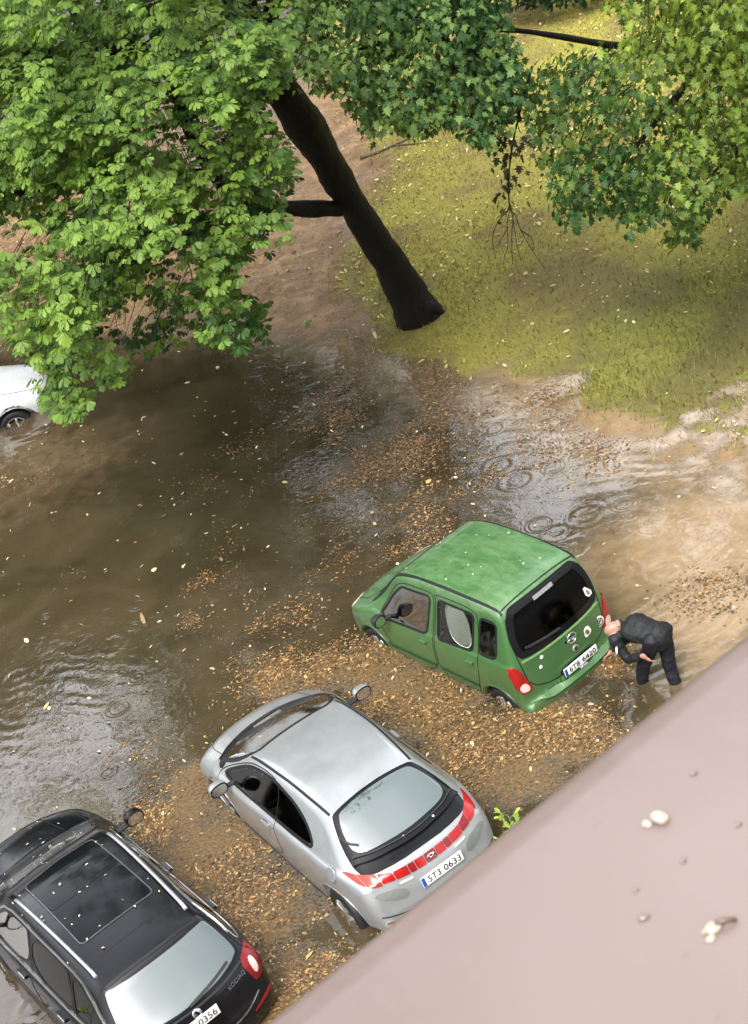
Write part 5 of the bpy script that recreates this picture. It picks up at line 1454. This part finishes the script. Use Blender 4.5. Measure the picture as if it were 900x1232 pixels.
# brown-tinged leaves along the broken hanging twig
hp = np.array(hang); k = 85
s = rng.uniform(.05, 1, k) ** .8; P = np.stack([np.interp(s, np.linspace(0, 1, 5), hp[:, i]) for i in range(3)], 1) + rng.normal(0, .13, (k, 3))
ax = norm(np.array([0, 0, -1.0]) + rng.normal(0, .5, (k, 3))); nr = norm(rng.normal(0, 1, (k, 3)) + np.array([.0, -.8, .5]))
LV.append(place_leaves(MAPLE, MPF, P, ax, nr, rng.uniform(.09, .15, k), np.array([[.05, .055, .018]]) * rng.uniform(.6, 1.5, (k, 1))))
o = 0; VV, FF, TT = [], [], []
for v, f, c in LV: VV.append(v); FF.append(f + o); TT.append(c); o += len(v)
A = np.vstack([a for a, b in ALL_TM]); B = np.vstack([b for a, b in ALL_TM])
k = np.array([inpoly(pxof(A), q) & inpoly(pxof(B), q) for q in (MID_POLY, RIGHT_POLY)]).any(0)
V, F, T = with_twigs(np.vstack(VV), np.vstack(FF), np.vstack(TT), A[k], B[k], .009, .003)
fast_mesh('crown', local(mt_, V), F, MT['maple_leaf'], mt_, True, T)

# ---- trees of the park further off: above the frame, mirrored in the water and the car glass
def far_tree(x, y, h, cr, n, label, seed):
    o = empty('park_tree', (x, y, ground_h(np.array([x]), np.array([y]))[0])); tag(o, label, 'tree', 'park trees beyond the lawn')
    V, F = merge([tube([(0, 0, -.1), (.1, 0, h * .35), (-.1, .1, h * .8)], [.35, .26, .06], 10, .1, seed)] +
                 [tube([(0, 0, h * (.3 + .08 * q)), (math.cos(q * 2.3) * cr * .7, math.sin(q * 2.3) * cr * .7, h * (.5 + .07 * q))], [.12, .03], 6, .1, q) for q in range(6)])
    mesh('trunk', V, F, MT['bark'], o)
    m = 110; c = norm(rng.normal(0, 1, (m, 3))) * (rng.uniform(.35, 1, (m, 1)) ** .5) * np.array([cr, cr, h * .38]) + np.array([0, 0, h * .62])
    P = c[rng.integers(0, m, n)] + rng.normal(0, cr * .15, (n, 3)); P = P[P[:, 2] > h * .16]
    k = len(P); ax = norm(rng.normal(0, 1, (k, 3)) + np.array([0, 0, -.5])); nr = norm(rng.normal(0, .6, (k, 3)) + np.array([0, 0, 1]))
    tn = np.array([[.04, .095, .02]]) * rng.uniform(.6, 1.6, (k, 1))
    v, f, t_ = place_leaves(OBOV, OBF, P, ax, nr, rng.uniform(.45, .8, k), tn)
    fast_mesh('crown', v, f, MT['leaf'], o, True, t_)
FT = [(-6.0, 52, 18, 4.5, 'slender park tree in the back row, between two broader ones'), (-11, 45, 15.6, 5.0, 'round park tree in the back row behind the leaning tree'), (-2.5, 45, 22, 6.0, 'tall park tree at the middle of the back row'), (16.5, 46, 17, 5.5, 'spreading park tree in the back row beyond the maple'), (-22, 40, 15, 5, 'park tree at the left end of the back row'), (8.5, 66, 22, 7, 'tallest park tree, farthest beyond the lawn')]
for i, (x, y, h, cr, lb) in enumerate(FT): far_tree(x, y, h, cr, 8500, lb, i)

# ---- dark shrub at the very top of the lawn
def shrub(x, y, r, h, n, name, label, cat, dk, lt, ls):
    o = empty(name, (x, y, ground_h(np.array([x]), np.array([y]))[0])); tag(o, label, cat)
    V, F = merge([tube([(0, 0, -.05), (math.cos(q) * r * .4, math.sin(q) * r * .4, h * .7)], [.03, .01], 6, .1, q) for q in range(7)])
    mesh('stems', V, F, MT['bark'], o)
    P = norm(rng.normal(0, 1, (n, 3))) * rng.uniform(.4, 1, (n, 1)) ** .5 * np.array([r, r, h * .5]) + np.array([0, 0, h * .55]); P = P[P[:, 2] > .05]
    k = len(P); ax = norm(P - np.array([0, 0, h * .4]) + rng.normal(0, .5, (k, 3))); nr = norm(rng.normal(0, .5, (k, 3)) + np.array([0, 0, 1]))
    t_ = rng.random((k, 1)) ** 1.5
    v, f, c = place_leaves(OBOV, OBF, P, ax, nr, ls * rng.uniform(.7, 1.3, k), np.array(dk) * (1 - t_) + np.array(lt) * t_)
    fast_mesh('foliage', v, f, MT['leaf'], o, True, c)
q = atz(690, -8, .7); shrub(q[0], q[1], 1.8, 1.6, 2600, 'dark_shrub', 'dark green shrub at the top edge of the lawn', 'shrub', (.012, .03, .008), (.03, .07, .015), .2)

# ---- young plants at the foot of the building
def sapling(px, py, ztip, name, label, n, ls, spread):
    rng = np.random.default_rng(int(px) % 1000 + 3)
    tip = atz(px, py, ztip); base = np.array([tip[0] + .05, tip[1] - .05, 0.0])
    o = empty(name, tuple(base)); tag(o, label, 'plant', None)
    st = [tube([(0, 0, 0), np.array([.0, .02, ztip * .5]), tip - base + np.array([0, 0, -.05])], [.012, .009, .004], 6)]
    P, ax = [], []
    for i in range(n):
        h = rng.uniform(.45, 1.0); a = i * 2.4; c = np.array([0, .02, 0]) * h + (tip - base) * h
        d = np.array([math.cos(a), math.sin(a), rng.uniform(.1, .5)]); d /= np.linalg.norm(d)
        l = spread * (1.25 - h) * rng.uniform(.6, 1.1)
        st.append(tube([c, c + d * l], [.005, .002], 5))
        for k in range(4):
            P.append(c + d * l * (.4 + .2 * k)); ax.append(d + rng.normal(0, .7, 3) + np.array([0, 0, -.2]))
    V, F = merge(st); mesh('stem', V, F, simple('green_stem', (.10, .16, .04), .5), o)
    P, ax = np.array(P), norm(np.array(ax)); m = len(P)
    nr = norm(np.array([0, 0, 1.0]) + rng.normal(0, .35, (m, 3)))
    t_ = rng.random((m, 1))
    v, f, c = place_leaves(OBOV, OBF, P, ax, nr, ls * rng.uniform(.7, 1.2, m), np.array([.16, .26, .03]) * (1 - t_) + np.array([.45, .52, .10]) * t_)
    fast_mesh('foliage', v, f, MT['leaf'], o, True, c)
sapling(609, 976, 1.2, 'young_plant', 'yellow-green young plant by the silver car\'s tail, half behind the sill', 15, .10, .32)
sapling(-32, 1206, 1.5, 'young_plant', 'bright leaf tips beside the black car at the left edge', 11, .11, .36)

# ---- a fallen branch on the lawn and a stick in the water
def stick(name, pts, r0, r1, label, cat, forks=()):
    o = limb(pts, r0, r1, 7, 3); parts = [o]
    for f in forks: parts.append(limb(f, r1 * 1.3, r1 * .5, 5, 4))
    V, F = merge(parts); c = np.mean(np.array(V), 0)
    b = mesh(name, np.array(V) - c, F, simple(name + '_wood', (.07, .05, .035), .6, bump=.3), None); b.location = tuple(c)
    tag(b, label, cat)
gz = lambda px, py: (lambda p: np.array([p[0], p[1], ground_h(np.array([p[0]]), np.array([p[1]]))[0] + .03]))(atz(px, py, .45))
stick('fallen_branch', [gz(434, 192), gz(455, 186), gz(474, 178), gz(496, 170)], .035, .016, 'thin fallen branch lying on the bare soil right of the trunk', 'branch', ([gz(474, 178), gz(500, 178), gz(520, 176)],))
p0, p1 = atz(749, 819, WL + .012), atz(757, 832, WL + .012)
stick('floating_stick', [p0, (p0 + p1) / 2 + np.array([.01, 0, 0]), p1], .022, .016, 'short dark stick floating in the cleared water beside the man', 'stick')

# ================================================================== the man bending at the green car's tail
def round_cone(a, b, ra, rb, seg=14):
    a, b = np.array(a, float), np.array(b, float)
    t = [a + (b - a) * q for q in np.linspace(0, 1, 4)]
    parts = [tube(t, np.linspace(ra, rb, 4), seg)]
    for c, r in ((a, ra), (b, rb)): parts.append(ball(c, (r, r, r)))
    return merge(parts)
def ball(c, r, rot=None, nr=9, ns=14):
    V, F = [], []
    for i in range(nr + 1):
        ph = math.pi * i / nr
        for j in range(ns):
            a = 2 * math.pi * j / ns
            V.append(np.array([math.sin(ph) * math.cos(a) * r[0], math.sin(ph) * math.sin(a) * r[1], math.cos(ph) * r[2]]))
    V = np.array(V)
    if rot is not None: V = V @ np.array(rot).T
    V = V + np.array(c)
    for i in range(nr):
        for j in range(ns):
            j2 = (j + 1) % ns; F.append((i * ns + j, (i + 1) * ns + j, (i + 1) * ns + j2, i * ns + j2))
    return list(V), F
def blob(name, parts, vox, mat, parent, origin, smooth=5, wrinkle=0.0):
    """overlapping pieces fused into one continuous skin"""
    V, F = merge(parts)
    me = bpy.data.meshes.new('tmp'); me.from_pydata([tuple(np.array(v) - origin) for v in V], [], F)
    o = bpy.data.objects.new('tmp', me); COL.objects.link(o)
    r = o.modifiers.new('r', 'REMESH'); r.mode = 'VOXEL'; r.voxel_size = vox
    s = o.modifiers.new('s', 'SMOOTH'); s.factor = .5; s.iterations = smooth
    dg = bpy.context.evaluated_depsgraph_get(); dg.update()
    m2 = bpy.data.meshes.new_from_object(o.evaluated_get(dg)); bpy.data.objects.remove(o)
    m2.name = name; m2.materials.clear()
    n = len(m2.vertices); co = np.zeros(n * 3); m2.vertices.foreach_get('co', co); co = co.reshape(-1, 3)
    if wrinkle:
        nm = np.array([v.normal[:] for v in m2.vertices])
        q = np.array([mnoise.noise(Vector((p[0] * 9, p[1] * 9, p[2] * 16))) + .5 * mnoise.noise(Vector((p[0] * 24, p[1] * 24, p[2] * 24))) for p in co])
        co = co + nm * (q * wrinkle)[:, None]; m2.vertices.foreach_set('co', co.astype(np.float32).ravel())
    m2.polygons.foreach_set('use_smooth', [True] * len(m2.polygons)); m2.update()
    return link(name, m2, mat, parent)

def person():
    skin = simple('skin', (.36, .18, .135), .45, var=.22, scale=22, Subsurface_Weight=.15)
    jacket_m = simple('dark_wet_jacket', (.0125, .0140, .0150), .6, var=.4, scale=9, bump=.15)
    trouser_m = simple('navy_wet_trousers', (.007, .0075, .0115), .6, var=.3, scale=12, bump=.15)
    hip = np.array([2.49, 16.31, .93]); F = np.array([-.52, .854, 0]); Lf = np.array([-.854, -.52, 0]); U = np.array([0, 0, 1.0])
    hl, hr = hip + Lf * .10, hip - Lf * .10
    kl_w, kr_w = atz(768, 818, WL), atz(812, 826, WL)
    al = np.array([kl_w[0] - .02, kl_w[1] - .0, .06]); ar = np.array([kr_w[0] + .03, kr_w[1] - .0, .06])
    kl = (hl + al) / 2 + F * .06; kr = (hr + ar) / 2 + F * .05
    sh = hip + F * .45 + U * .02 + Lf * .05                       # base of the neck side of the chest
    waist = hip + F * .13 + U * .05; chest = hip + F * .31 + U * .06 + Lf * .03
    sl, sr = sh + Lf * .19 - U * .04, sh - Lf * .19 - U * .03
    head = atz(739, 757, sh[2] + .02)
    neck = sh + (head - sh) * .45
    el, hdl = sl + np.array([.07, -.10, -.25]), atz(774, 789, .84)
    er, hdr = sr + np.array([-.13, .06, -.25]), atz(735, 784, .52)
    rt = empty('person', (hip[0], hip[1], 0)); org = np.array([hip[0], hip[1], 0.0])
    tag(rt, 'bald man in a dark jacket bending over, knee-deep in the flood behind the green car', 'person')
    # ---- body: one continuous skin
    fd = head - sh; fd /= np.linalg.norm(fd)                      # crown direction
    face = F * .45 - U * .9 + Lf * .25; face -= fd * (face @ fd); face /= np.linalg.norm(face)
    side = np.cross(fd, face)
    HR = np.stack([side, face, fd], 1)
    Hh = lambda s, f_, u: head + side * s + face * f_ + fd * u
    parts = [ball(head, (.082, .100, .116), HR), ball(Hh(0, .022, -.055), (.058, .072, .062), HR), ball(Hh(0, .06, -.095), (.028, .030, .024), HR),
             round_cone(Hh(0, .085, .0), Hh(0, .108, -.038), .010, .016), ball(Hh(.026, .082, .022), (.022, .012, .010), HR), ball(Hh(-.026, .082, .022), (.022, .012, .010), HR),
             ball(Hh(0, .088, -.068), (.024, .012, .008), HR),
             ball(Hh(.077, -.004, -.012), (.011, .022, .034), HR), ball(Hh(-.077, -.004, -.012), (.011, .022, .034), HR),
             round_cone(sh - fd * .03, head - fd * .05, .062, .056),
             round_cone(hip, waist, .108, .110), round_cone(waist, chest, .110, .118), round_cone(chest, sh, .118, .08), round_cone(sl, sr, .07, .07),
             round_cone(hl, kl, .085, .058), round_cone(kl, al, .056, .036), round_cone(hr, kr, .085, .058), round_cone(kr, ar, .056, .036)]
    for a, f0 in ((al, F), (ar, F)): parts.append(round_cone(a + U * -.02, a + f0 * .19 - U * .03, .04, .03))
    def hand(wr, tip, thumb_side, curl):
        d = tip - wr; d /= np.linalg.norm(d); s = thumb_side - d * (thumb_side @ d); s /= np.linalg.norm(s); n = np.cross(d, s)
        ps = [round_cone(wr, wr + d * .02, .027, .030)]
        for q in np.linspace(-1, 1, 4): ps.append(round_cone(wr + d * .015 + s * q * .018, wr + d * .085 + s * q * .033, .017, .0135, 8))
        for q, l in zip(np.linspace(1, -1, 4), (.068, .078, .072, .055)):
            b = wr + d * .088 + s * q * .033; m = b + d * l * .55 + n * curl * l * .25; e = m + d * l * .35 + n * curl * l * .5
            ps += [round_cone(b, m, .0098, .0088, 8), round_cone(m, e, .0088, .0072, 8)]
        b = wr + d * .03 + s * .035; m = b + d * .03 + s * .035 + n * curl * .008; e = m + d * .032 + s * .006 + n * curl * .014
        ps += [round_cone(b - s * .012, m, .014, .011, 8), round_cone(m, e, .011, .008, 8)]
        return ps
    parts += [round_cone(sl, el, .050, .042), round_cone(el, hdl, .040, .027), round_cone(sr, er, .050, .042), round_cone(er, hdr, .040, .027)]
    parts += hand(hdl, hdl + np.array([.02, .03, -.10]) + (hdl - el) * .15, F, .8)
    parts += hand(hdr, hdr + (hdr - er) * .3 + np.array([0, 0, -.05]), Lf, .35)
    blob('body', parts, .0075, skin, rt, org, 2)
    # ---- clothes
    jk = [round_cone(hip - F * .01 + U * .03, waist, .140, .130), round_cone(waist, chest, .130, .138), round_cone(chest, sh - F * .04, .138, .095), round_cone(hip + Lf * .05 + U * .03, chest + Lf * .08, .108, .108), round_cone(hip - Lf * .05 + U * .03, chest - Lf * .08, .108, .108),
          round_cone(sl, sr, .078, .078), round_cone(sl, el, .070, .056), round_cone(el, el + (hdl - el) * .86, .054, .040), round_cone(sr, er, .070, .056), round_cone(er, er + (hdr - er) * .82, .054, .040),
          round_cone(sh - F * .04, sh + fd * .01, .09, .078), round_cone(chest - U * .16 + F * .02, chest - U * .22 + F * .10, .07, .04)]
    j = blob('jacket', jk, .010, jacket_m, rt, org, 3, .010)
    ring = [sh + fd * .03 + side * .083 * math.cos(q) + face * .078 * math.sin(q) for q in np.linspace(0, 2 * math.pi, 21)]
    v, f = tube(ring, [.017] * 21, 8); mesh('collar', np.array(v) - org, f, jacket_m, j)
    z0 = sh + face * .10 + fd * .02; 
    for k, o_ in ((0, Lf * .05), (1, -Lf * .01)):
        a = sh + F * .08 - U * .12 + o_; b = a + F * .03 - U * .17 + o_ * .3
        v, f = tube([np.array(a) - org, np.array((a + b) / 2) + F * .015 - org, np.array(b) - org], [.028, .034, .020], 8); mesh('jacket_flap', v, f, jacket_m, j)
        v, f = tube([np.array(a) - org + Lf * .028 - U * .01, np.array(b) - org + Lf * .024], [.006, .006], 6); mesh('zip_strip', v, f, MT['sticker'], j)
    lg = sl + (el - sl) * .35 - F * .02 + Lf * .068
    v, f = disc(lg - org, Lf * .9 + U * .3 - F * .1, F, .045, .014, .006, 20, 2.6); mesh('sleeve_patch', v, f, MT['sticker'], j)
    tz = [round_cone(hl + U * .02, hr + U * .02, .108, .108), round_cone(hip - U * .05, hip + F * .05 + U * .03, .128, .124), round_cone(hl, kl, .100, .076), round_cone(kl, al + U * .0, .074, .066), round_cone(hr, kr, .100, .076), round_cone(kr, ar + U * .0, .074, .066)]
    blob('trousers', tz, .010, trouser_m, rt, org, 6, .011)
    for s_ in (1, -1):
        c = Hh(.030 * s_, .085, .008)
        v, f = ball(c - org, (.010, .008, .008), HR, 7, 10); e = mesh('eye', v, f, simple('eye_white', (.7, .68, .65), .2), rt)
        v, f = ball(c + face * .006 - org, (.0045, .004, .0045), HR, 6, 8); mesh('iris', v, f, MT['gloss_black'], e)
    hp = [ball(Hh(.068 * s_, -.03, -.005), (.012, .030, .028), HR) for s_ in (1, -1)] + [ball(Hh(0, -.088, -.045), (.055, .014, .030), HR)]
    blob('cropped_hair', hp, .006, simple('short_grey_hair', (.30, .19, .15), .7), rt, org, 2)
person()

# ================================================================== the window ledge the photograph is taken over
drop = .95
def sill_pt(px, py): return atz(px, py, CAMZ - drop)
e0, e1 = sill_pt(330, 1232), sill_pt(900, 769)
ed = (e1 - e0) / np.linalg.norm(e1 - e0); en = np.array([-ed[1], ed[0], 0.0])
if en[1] < 0: en = -en
mid = (e0 + e1) / 2
ang = math.atan2(ed[1], ed[0])
ls = empty('window_ledge', tuple(mid), ang)
tag(ls, 'wet brown metal window ledge slanting across the lower right corner', 'window ledge')
# profile in (outward, up): flat pan with a slight fall, rolled nose, drip lip
prof = [(-.42, .050), (-.40, .034), (-.37, .026)] + [(-.37 + .345 * q, .026 - .018 * q) for q in np.linspace(.06, 1, 10)]
prof = [q for q in prof if q[0] < -.075] + [(-.042, .0102), (-.036, .0090), (-.028, .0066), (-.018, .0036)]
prof += [(-.012, .0018), (-.006, -.001), (-.0015, -.005), (0.0, -.012), (0.0, -.040), (-.003, -.046), (-.010, -.046), (-.010, -.040), (-.006, -.018), (-.03, -.008), (-.42, .018)]
prof = [(a, b + .010) for a, b in prof]
nx_ = 120; xs_ = np.linspace(-2.6, 2.6, nx_)
V, F = [], []
for x in xs_:
    for (o, z) in prof:
        dz = .0016 * mnoise.noise(Vector((x * 3.1, o * 9, 0))) if -.36 < o < -.01 else 0
        V.append((x, o, z + dz))
m = len(prof)
for i in range(nx_ - 1):
    for k in range(m):
        k2 = (k + 1) % m; F.append((i * m + k, i * m + k2, (i + 1) * m + k2, (i + 1) * m + k))
t = NT('brown_ledge_lacquer'); P = t.obj()
n1 = t.noise(P, 5, 6, .6, .5); n2 = t.noise(t.mapping(P, (1, .4, 1)), 16, 6, .65, .6); n3 = t.noise(P, 160, 3, .6)
c = t.mix(t.ramp(t.noise(P, .9, 3, .5), [(.38, 0), (.62, 1)]), (.105, .067, .054), (.175, .132, .116))
c = t.mix(t.ramp(n2, [(.55, 0), (.85, .3)]), c, (.21, .17, .155))
c = t.mix(t.ramp(t.noise(P, 38, 3, .6), [(.70, 0), (.76, .5)]), c, (.12, .09, .08))
r = t.math('ADD', .22, t.math('MULTIPLY', n2, .30))
p = t.pbr(c, r, 0., Coat_Weight=.22, Coat_Roughness=.2)
t.l(t.bump(t.math('ADD', n1, t.math('MULTIPLY', n3, .05)), .12, .02), p.inputs['Normal'])
o = mesh('metal_pan', V, F, t.done(p), ls, True)
md_ = o.modifiers.new('edge', 'EDGE_SPLIT'); md_.split_angle = R(50)
# the facade the ledge belongs to
fw_ = empty('apartment_facade', (mid[0], mid[1], 0), ang); tag(fw_, 'rendered apartment wall under the brown window ledge', 'building')
top = CAMZ - drop - .02
v, f = box((0, -.24, top / 2), (14, .36, top)); mesh('wall', v, f, simple('render_plaster', (.42, .38, .32), .9, bump=.3, scale=40), fw_, False)
for zf in (2.2, 5.1, 8.0):
    for xw in (-4.2, -.8, 2.6):
        v, f = merge([box((xw, -.055, zf + .75), (1.3, .06, .08)), box((xw, -.055, zf - .75), (1.3, .06, .08)), box((xw - .61, -.055, zf), (.08, .06, 1.42)), box((xw + .61, -.055, zf), (.08, .06, 1.42)), box((xw, -.055, zf), (.06, .06, 1.42))])
        w = mesh('window', v, f, MT['sticker'], fw_, False)
        v, f = box((xw, -.057, zf), (1.14, .02, 1.42)); mesh('pane', v, f, MT['gloss_black'], w, False)

def on_ledge(px, py, lift=0.0):
    q = atz(px, py, CAMZ - drop + .012)
    d = (q - mid) @ en
    return np.array([q[0], q[1], CAMZ - drop + .008 + (-.025 - d) * .052 + lift + .010])
def lump(name, px, py, r, label, cat, col, group=None, stretch=(1, 1, .55), n_=3, rough=.35):
    c = on_ledge(px, py); V, F = [], []
    for b in range(n_):
        off = rng.normal(0, r * .55, 3) * np.array([1, 1, .15]) if b else np.zeros(3)
        k = 1 if b == 0 else rng.uniform(.45, .8); nr, ns = 8, 12; o0 = len(V)
        for i in range(nr + 1):
            ph = math.pi * i / nr
            for j in range(ns):
                a = 2 * math.pi * j / ns
                d = np.array([math.sin(ph) * math.cos(a), math.sin(ph) * math.sin(a), math.cos(ph)])
                d = d * (1 + .18 * mnoise.noise(Vector(d * 2.2 + b * 3 + px)))
                V.append(off + d * r * k * np.array(stretch) + np.array([0, 0, r * .4 * k]))
        for i in range(nr):
            for j in range(ns):
                j2 = (j + 1) % ns; F.append((o0 + i * ns + j, o0 + (i + 1) * ns + j, o0 + (i + 1) * ns + j2, o0 + i * ns + j2))
    o = mesh(name, V, F, col, None); o.location = tuple(c); o.rotation_euler = (0, 0, ang + rng.uniform(-.5, .5))
    tag(o, label, cat, group); return o
pale = simple('wet_pale_petal', (.36, .31, .24), .22, var=.4, scale=120, Coat_Weight=1.0)
lump('wet_blossom', 798, 999, .0072, 'larger pale wet blossom on the brown ledge, nearer its outer edge', 'blossom', pale, 'wet blossoms on the ledge', (.85, 1.1, .6), 4)
b2 = lump('wet_blossom', 864, 1139, .0058, 'smaller pale blossom with a dark stalk on the brown ledge', 'blossom', pale, 'wet blossoms on the ledge', (1.2, .9, .6), 3)
s0, s1 = on_ledge(868, 1137, .004), on_ledge(892, 1129, .002)
v, f = tube([s0 - np.array(b2.location), (s0 + s1) / 2 - np.array(b2.location) + np.array([0, 0, .002]), s1 - np.array(b2.location)], [.0028, .0022, .0016], 7)
st = mesh('stalk', np.array(v) @ np.array(Matrix.Rotation(-b2.rotation_euler[2], 3, 'Z')).T, f, simple('wet_stalk', (.12, .08, .06), .4), b2)
drop_m = simple('grime_drop', (.15, .115, .10), .15, var=.2, Coat_Weight=1.0)
for i, (px, py, r) in enumerate([(838, 942, .0026), (827, 1051, .0024), (780, 1121, .0036), (770, 1086, .0020), (893, 1008, .0024)]):
    lump('raindrop', px, py, r, ['dark drop on the ledge above the larger blossom', 'small dark drop on the ledge between the two blossoms', 'widest dark drop on the ledge, left of the smaller blossom', 'faintest small drop on the ledge below the larger blossom', 'dark drop on the ledge at the right picture edge'][i], 'raindrop', drop_m, 'drops on the ledge', (1.3, .8, .35), 1)

# ================================================================== overcast rain light
w = bpy.data.worlds.new('World'); SC.world = w; w.use_nodes = True
nt = w.node_tree; nt.nodes.clear()
N = lambda t, **k: (lambda x: [setattr(x, a, b) for a, b in k.items()] and x or x)(nt.nodes.new(t))
out = N('ShaderNodeOutputWorld'); bg = N('ShaderNodeBackground'); sky = N('ShaderNodeTexSky')
SUN_EL, SUN_AZ = 58.0, 205.0          # azimuth measured clockwise from +Y
sky.sky_type = 'NISHITA'; sky.sun_disc = False
sky.sun_elevation = R(SUN_EL); sky.sun_rotation = R(SUN_AZ); sky.air_density = 1.0; sky.dust_density = 4.0; sky.ozone_density = 1.0
hs = N('ShaderNodeHueSaturation'); hs.inputs['Saturation'].default_value = .19; hs.inputs['Value'].default_value = 1.0
nt.links.new(sky.outputs[0], hs.inputs['Color'])
tc = N('ShaderNodeTexCoord'); nz = N('ShaderNodeTexNoise'); nz.inputs['Scale'].default_value = 2.2; nz.inputs['Detail'].default_value = 5
nt.links.new(tc.outputs['Generated'], nz.inputs['Vector'])
sx = N('ShaderNodeSeparateXYZ'); nt.links.new(tc.outputs['Generated'], sx.inputs[0])
m1 = N('ShaderNodeMath', operation='MULTIPLY_ADD', use_clamp=False); nt.links.new(sx.outputs[2], m1.inputs[0]); m1.inputs[1].default_value = 1.35; m1.inputs[2].default_value = 1.0
m2 = N('ShaderNodeMath', operation='MULTIPLY_ADD'); nt.links.new(nz.outputs[0], m2.inputs[0]); m2.inputs[1].default_value = .8; m2.inputs[2].default_value = .6
m3 = N('ShaderNodeMath', operation='MULTIPLY'); # bright lobe added low in the +Y sky to whiten the water's reflections
b1 = N('ShaderNodeMath', operation='SUBTRACT'); nt.links.new(sx.outputs[2], b1.inputs[0]); b1.inputs[1].default_value = .52
b2 = N('ShaderNodeMath', operation='MULTIPLY'); nt.links.new(b1.outputs[0], b2.inputs[0]); nt.links.new(b1.outputs[0], b2.inputs[1])
b3 = N('ShaderNodeMath', operation='MULTIPLY'); nt.links.new(b2.outputs[0], b3.inputs[0]); b3.inputs[1].default_value = -28
b4 = N('ShaderNodeMath', operation='POWER'); b4.inputs[0].default_value = 2.718; nt.links.new(b3.outputs[0], b4.inputs[1])
b5 = N('ShaderNodeMath', operation='MULTIPLY_ADD', use_clamp=True); nt.links.new(sx.outputs[1], b5.inputs[0]); b5.inputs[1].default_value = 1.6; b5.inputs[2].default_value = -.1
b6 = N('ShaderNodeMath', operation='MULTIPLY'); nt.links.new(b4.outputs[0], b6.inputs[0]); nt.links.new(b5.outputs[0], b6.inputs[1])
b7 = N('ShaderNodeMath', operation='MULTIPLY_ADD'); nt.links.new(b6.outputs[0], b7.inputs[0]); b7.inputs[1].default_value = 3.5; nt.links.new(m1.outputs[0], b7.inputs[2])
nt.links.new(b7.outputs[0], m3.inputs[0]); nt.links.new(m2.outputs[0], m3.inputs[1])
mx = N('ShaderNodeMix', data_type='RGBA', blend_type='MULTIPLY'); mx.inputs[0].default_value = 1.0
nt.links.new(hs.outputs[0], mx.inputs[6]); nt.links.new(m3.outputs[0], mx.inputs[7])
nt.links.new(mx.outputs[2], bg.inputs[0]); bg.inputs[1].default_value = .14
nt.links.new(bg.outputs[0], out.inputs[0])
sl = bpy.data.lights.new('sun', 'SUN'); sl.energy = 1.3; sl.angle = R(22); sl.color = (1.0, .96, .88)
so = bpy.data.objects.new('sun', sl); COL.objects.link(so)
d = Vector((math.sin(R(SUN_AZ)) * math.cos(R(SUN_EL)), math.cos(R(SUN_AZ)) * math.cos(R(SUN_EL)), math.sin(R(SUN_EL))))
so.rotation_euler = d.to_track_quat('Z', 'Y').to_euler(); so.location = d * 60
SC.view_settings.view_transform = 'Standard'; SC.view_settings.look = 'None'; SC.view_settings.gamma = 1.0
SC.view_settings.use_curve_mapping = False; SC.view_settings.exposure = EXPOSURE
SC.render.engine = 'CYCLES'
SC.cycles.use_denoising = True; SC.cycles.max_bounces = 8; SC.cycles.transparent_max_bounces = 16
SC.cycles.caustics_reflective = False; SC.cycles.caustics_refractive = False; SC.cycles.sample_clamp_indirect = 6.0
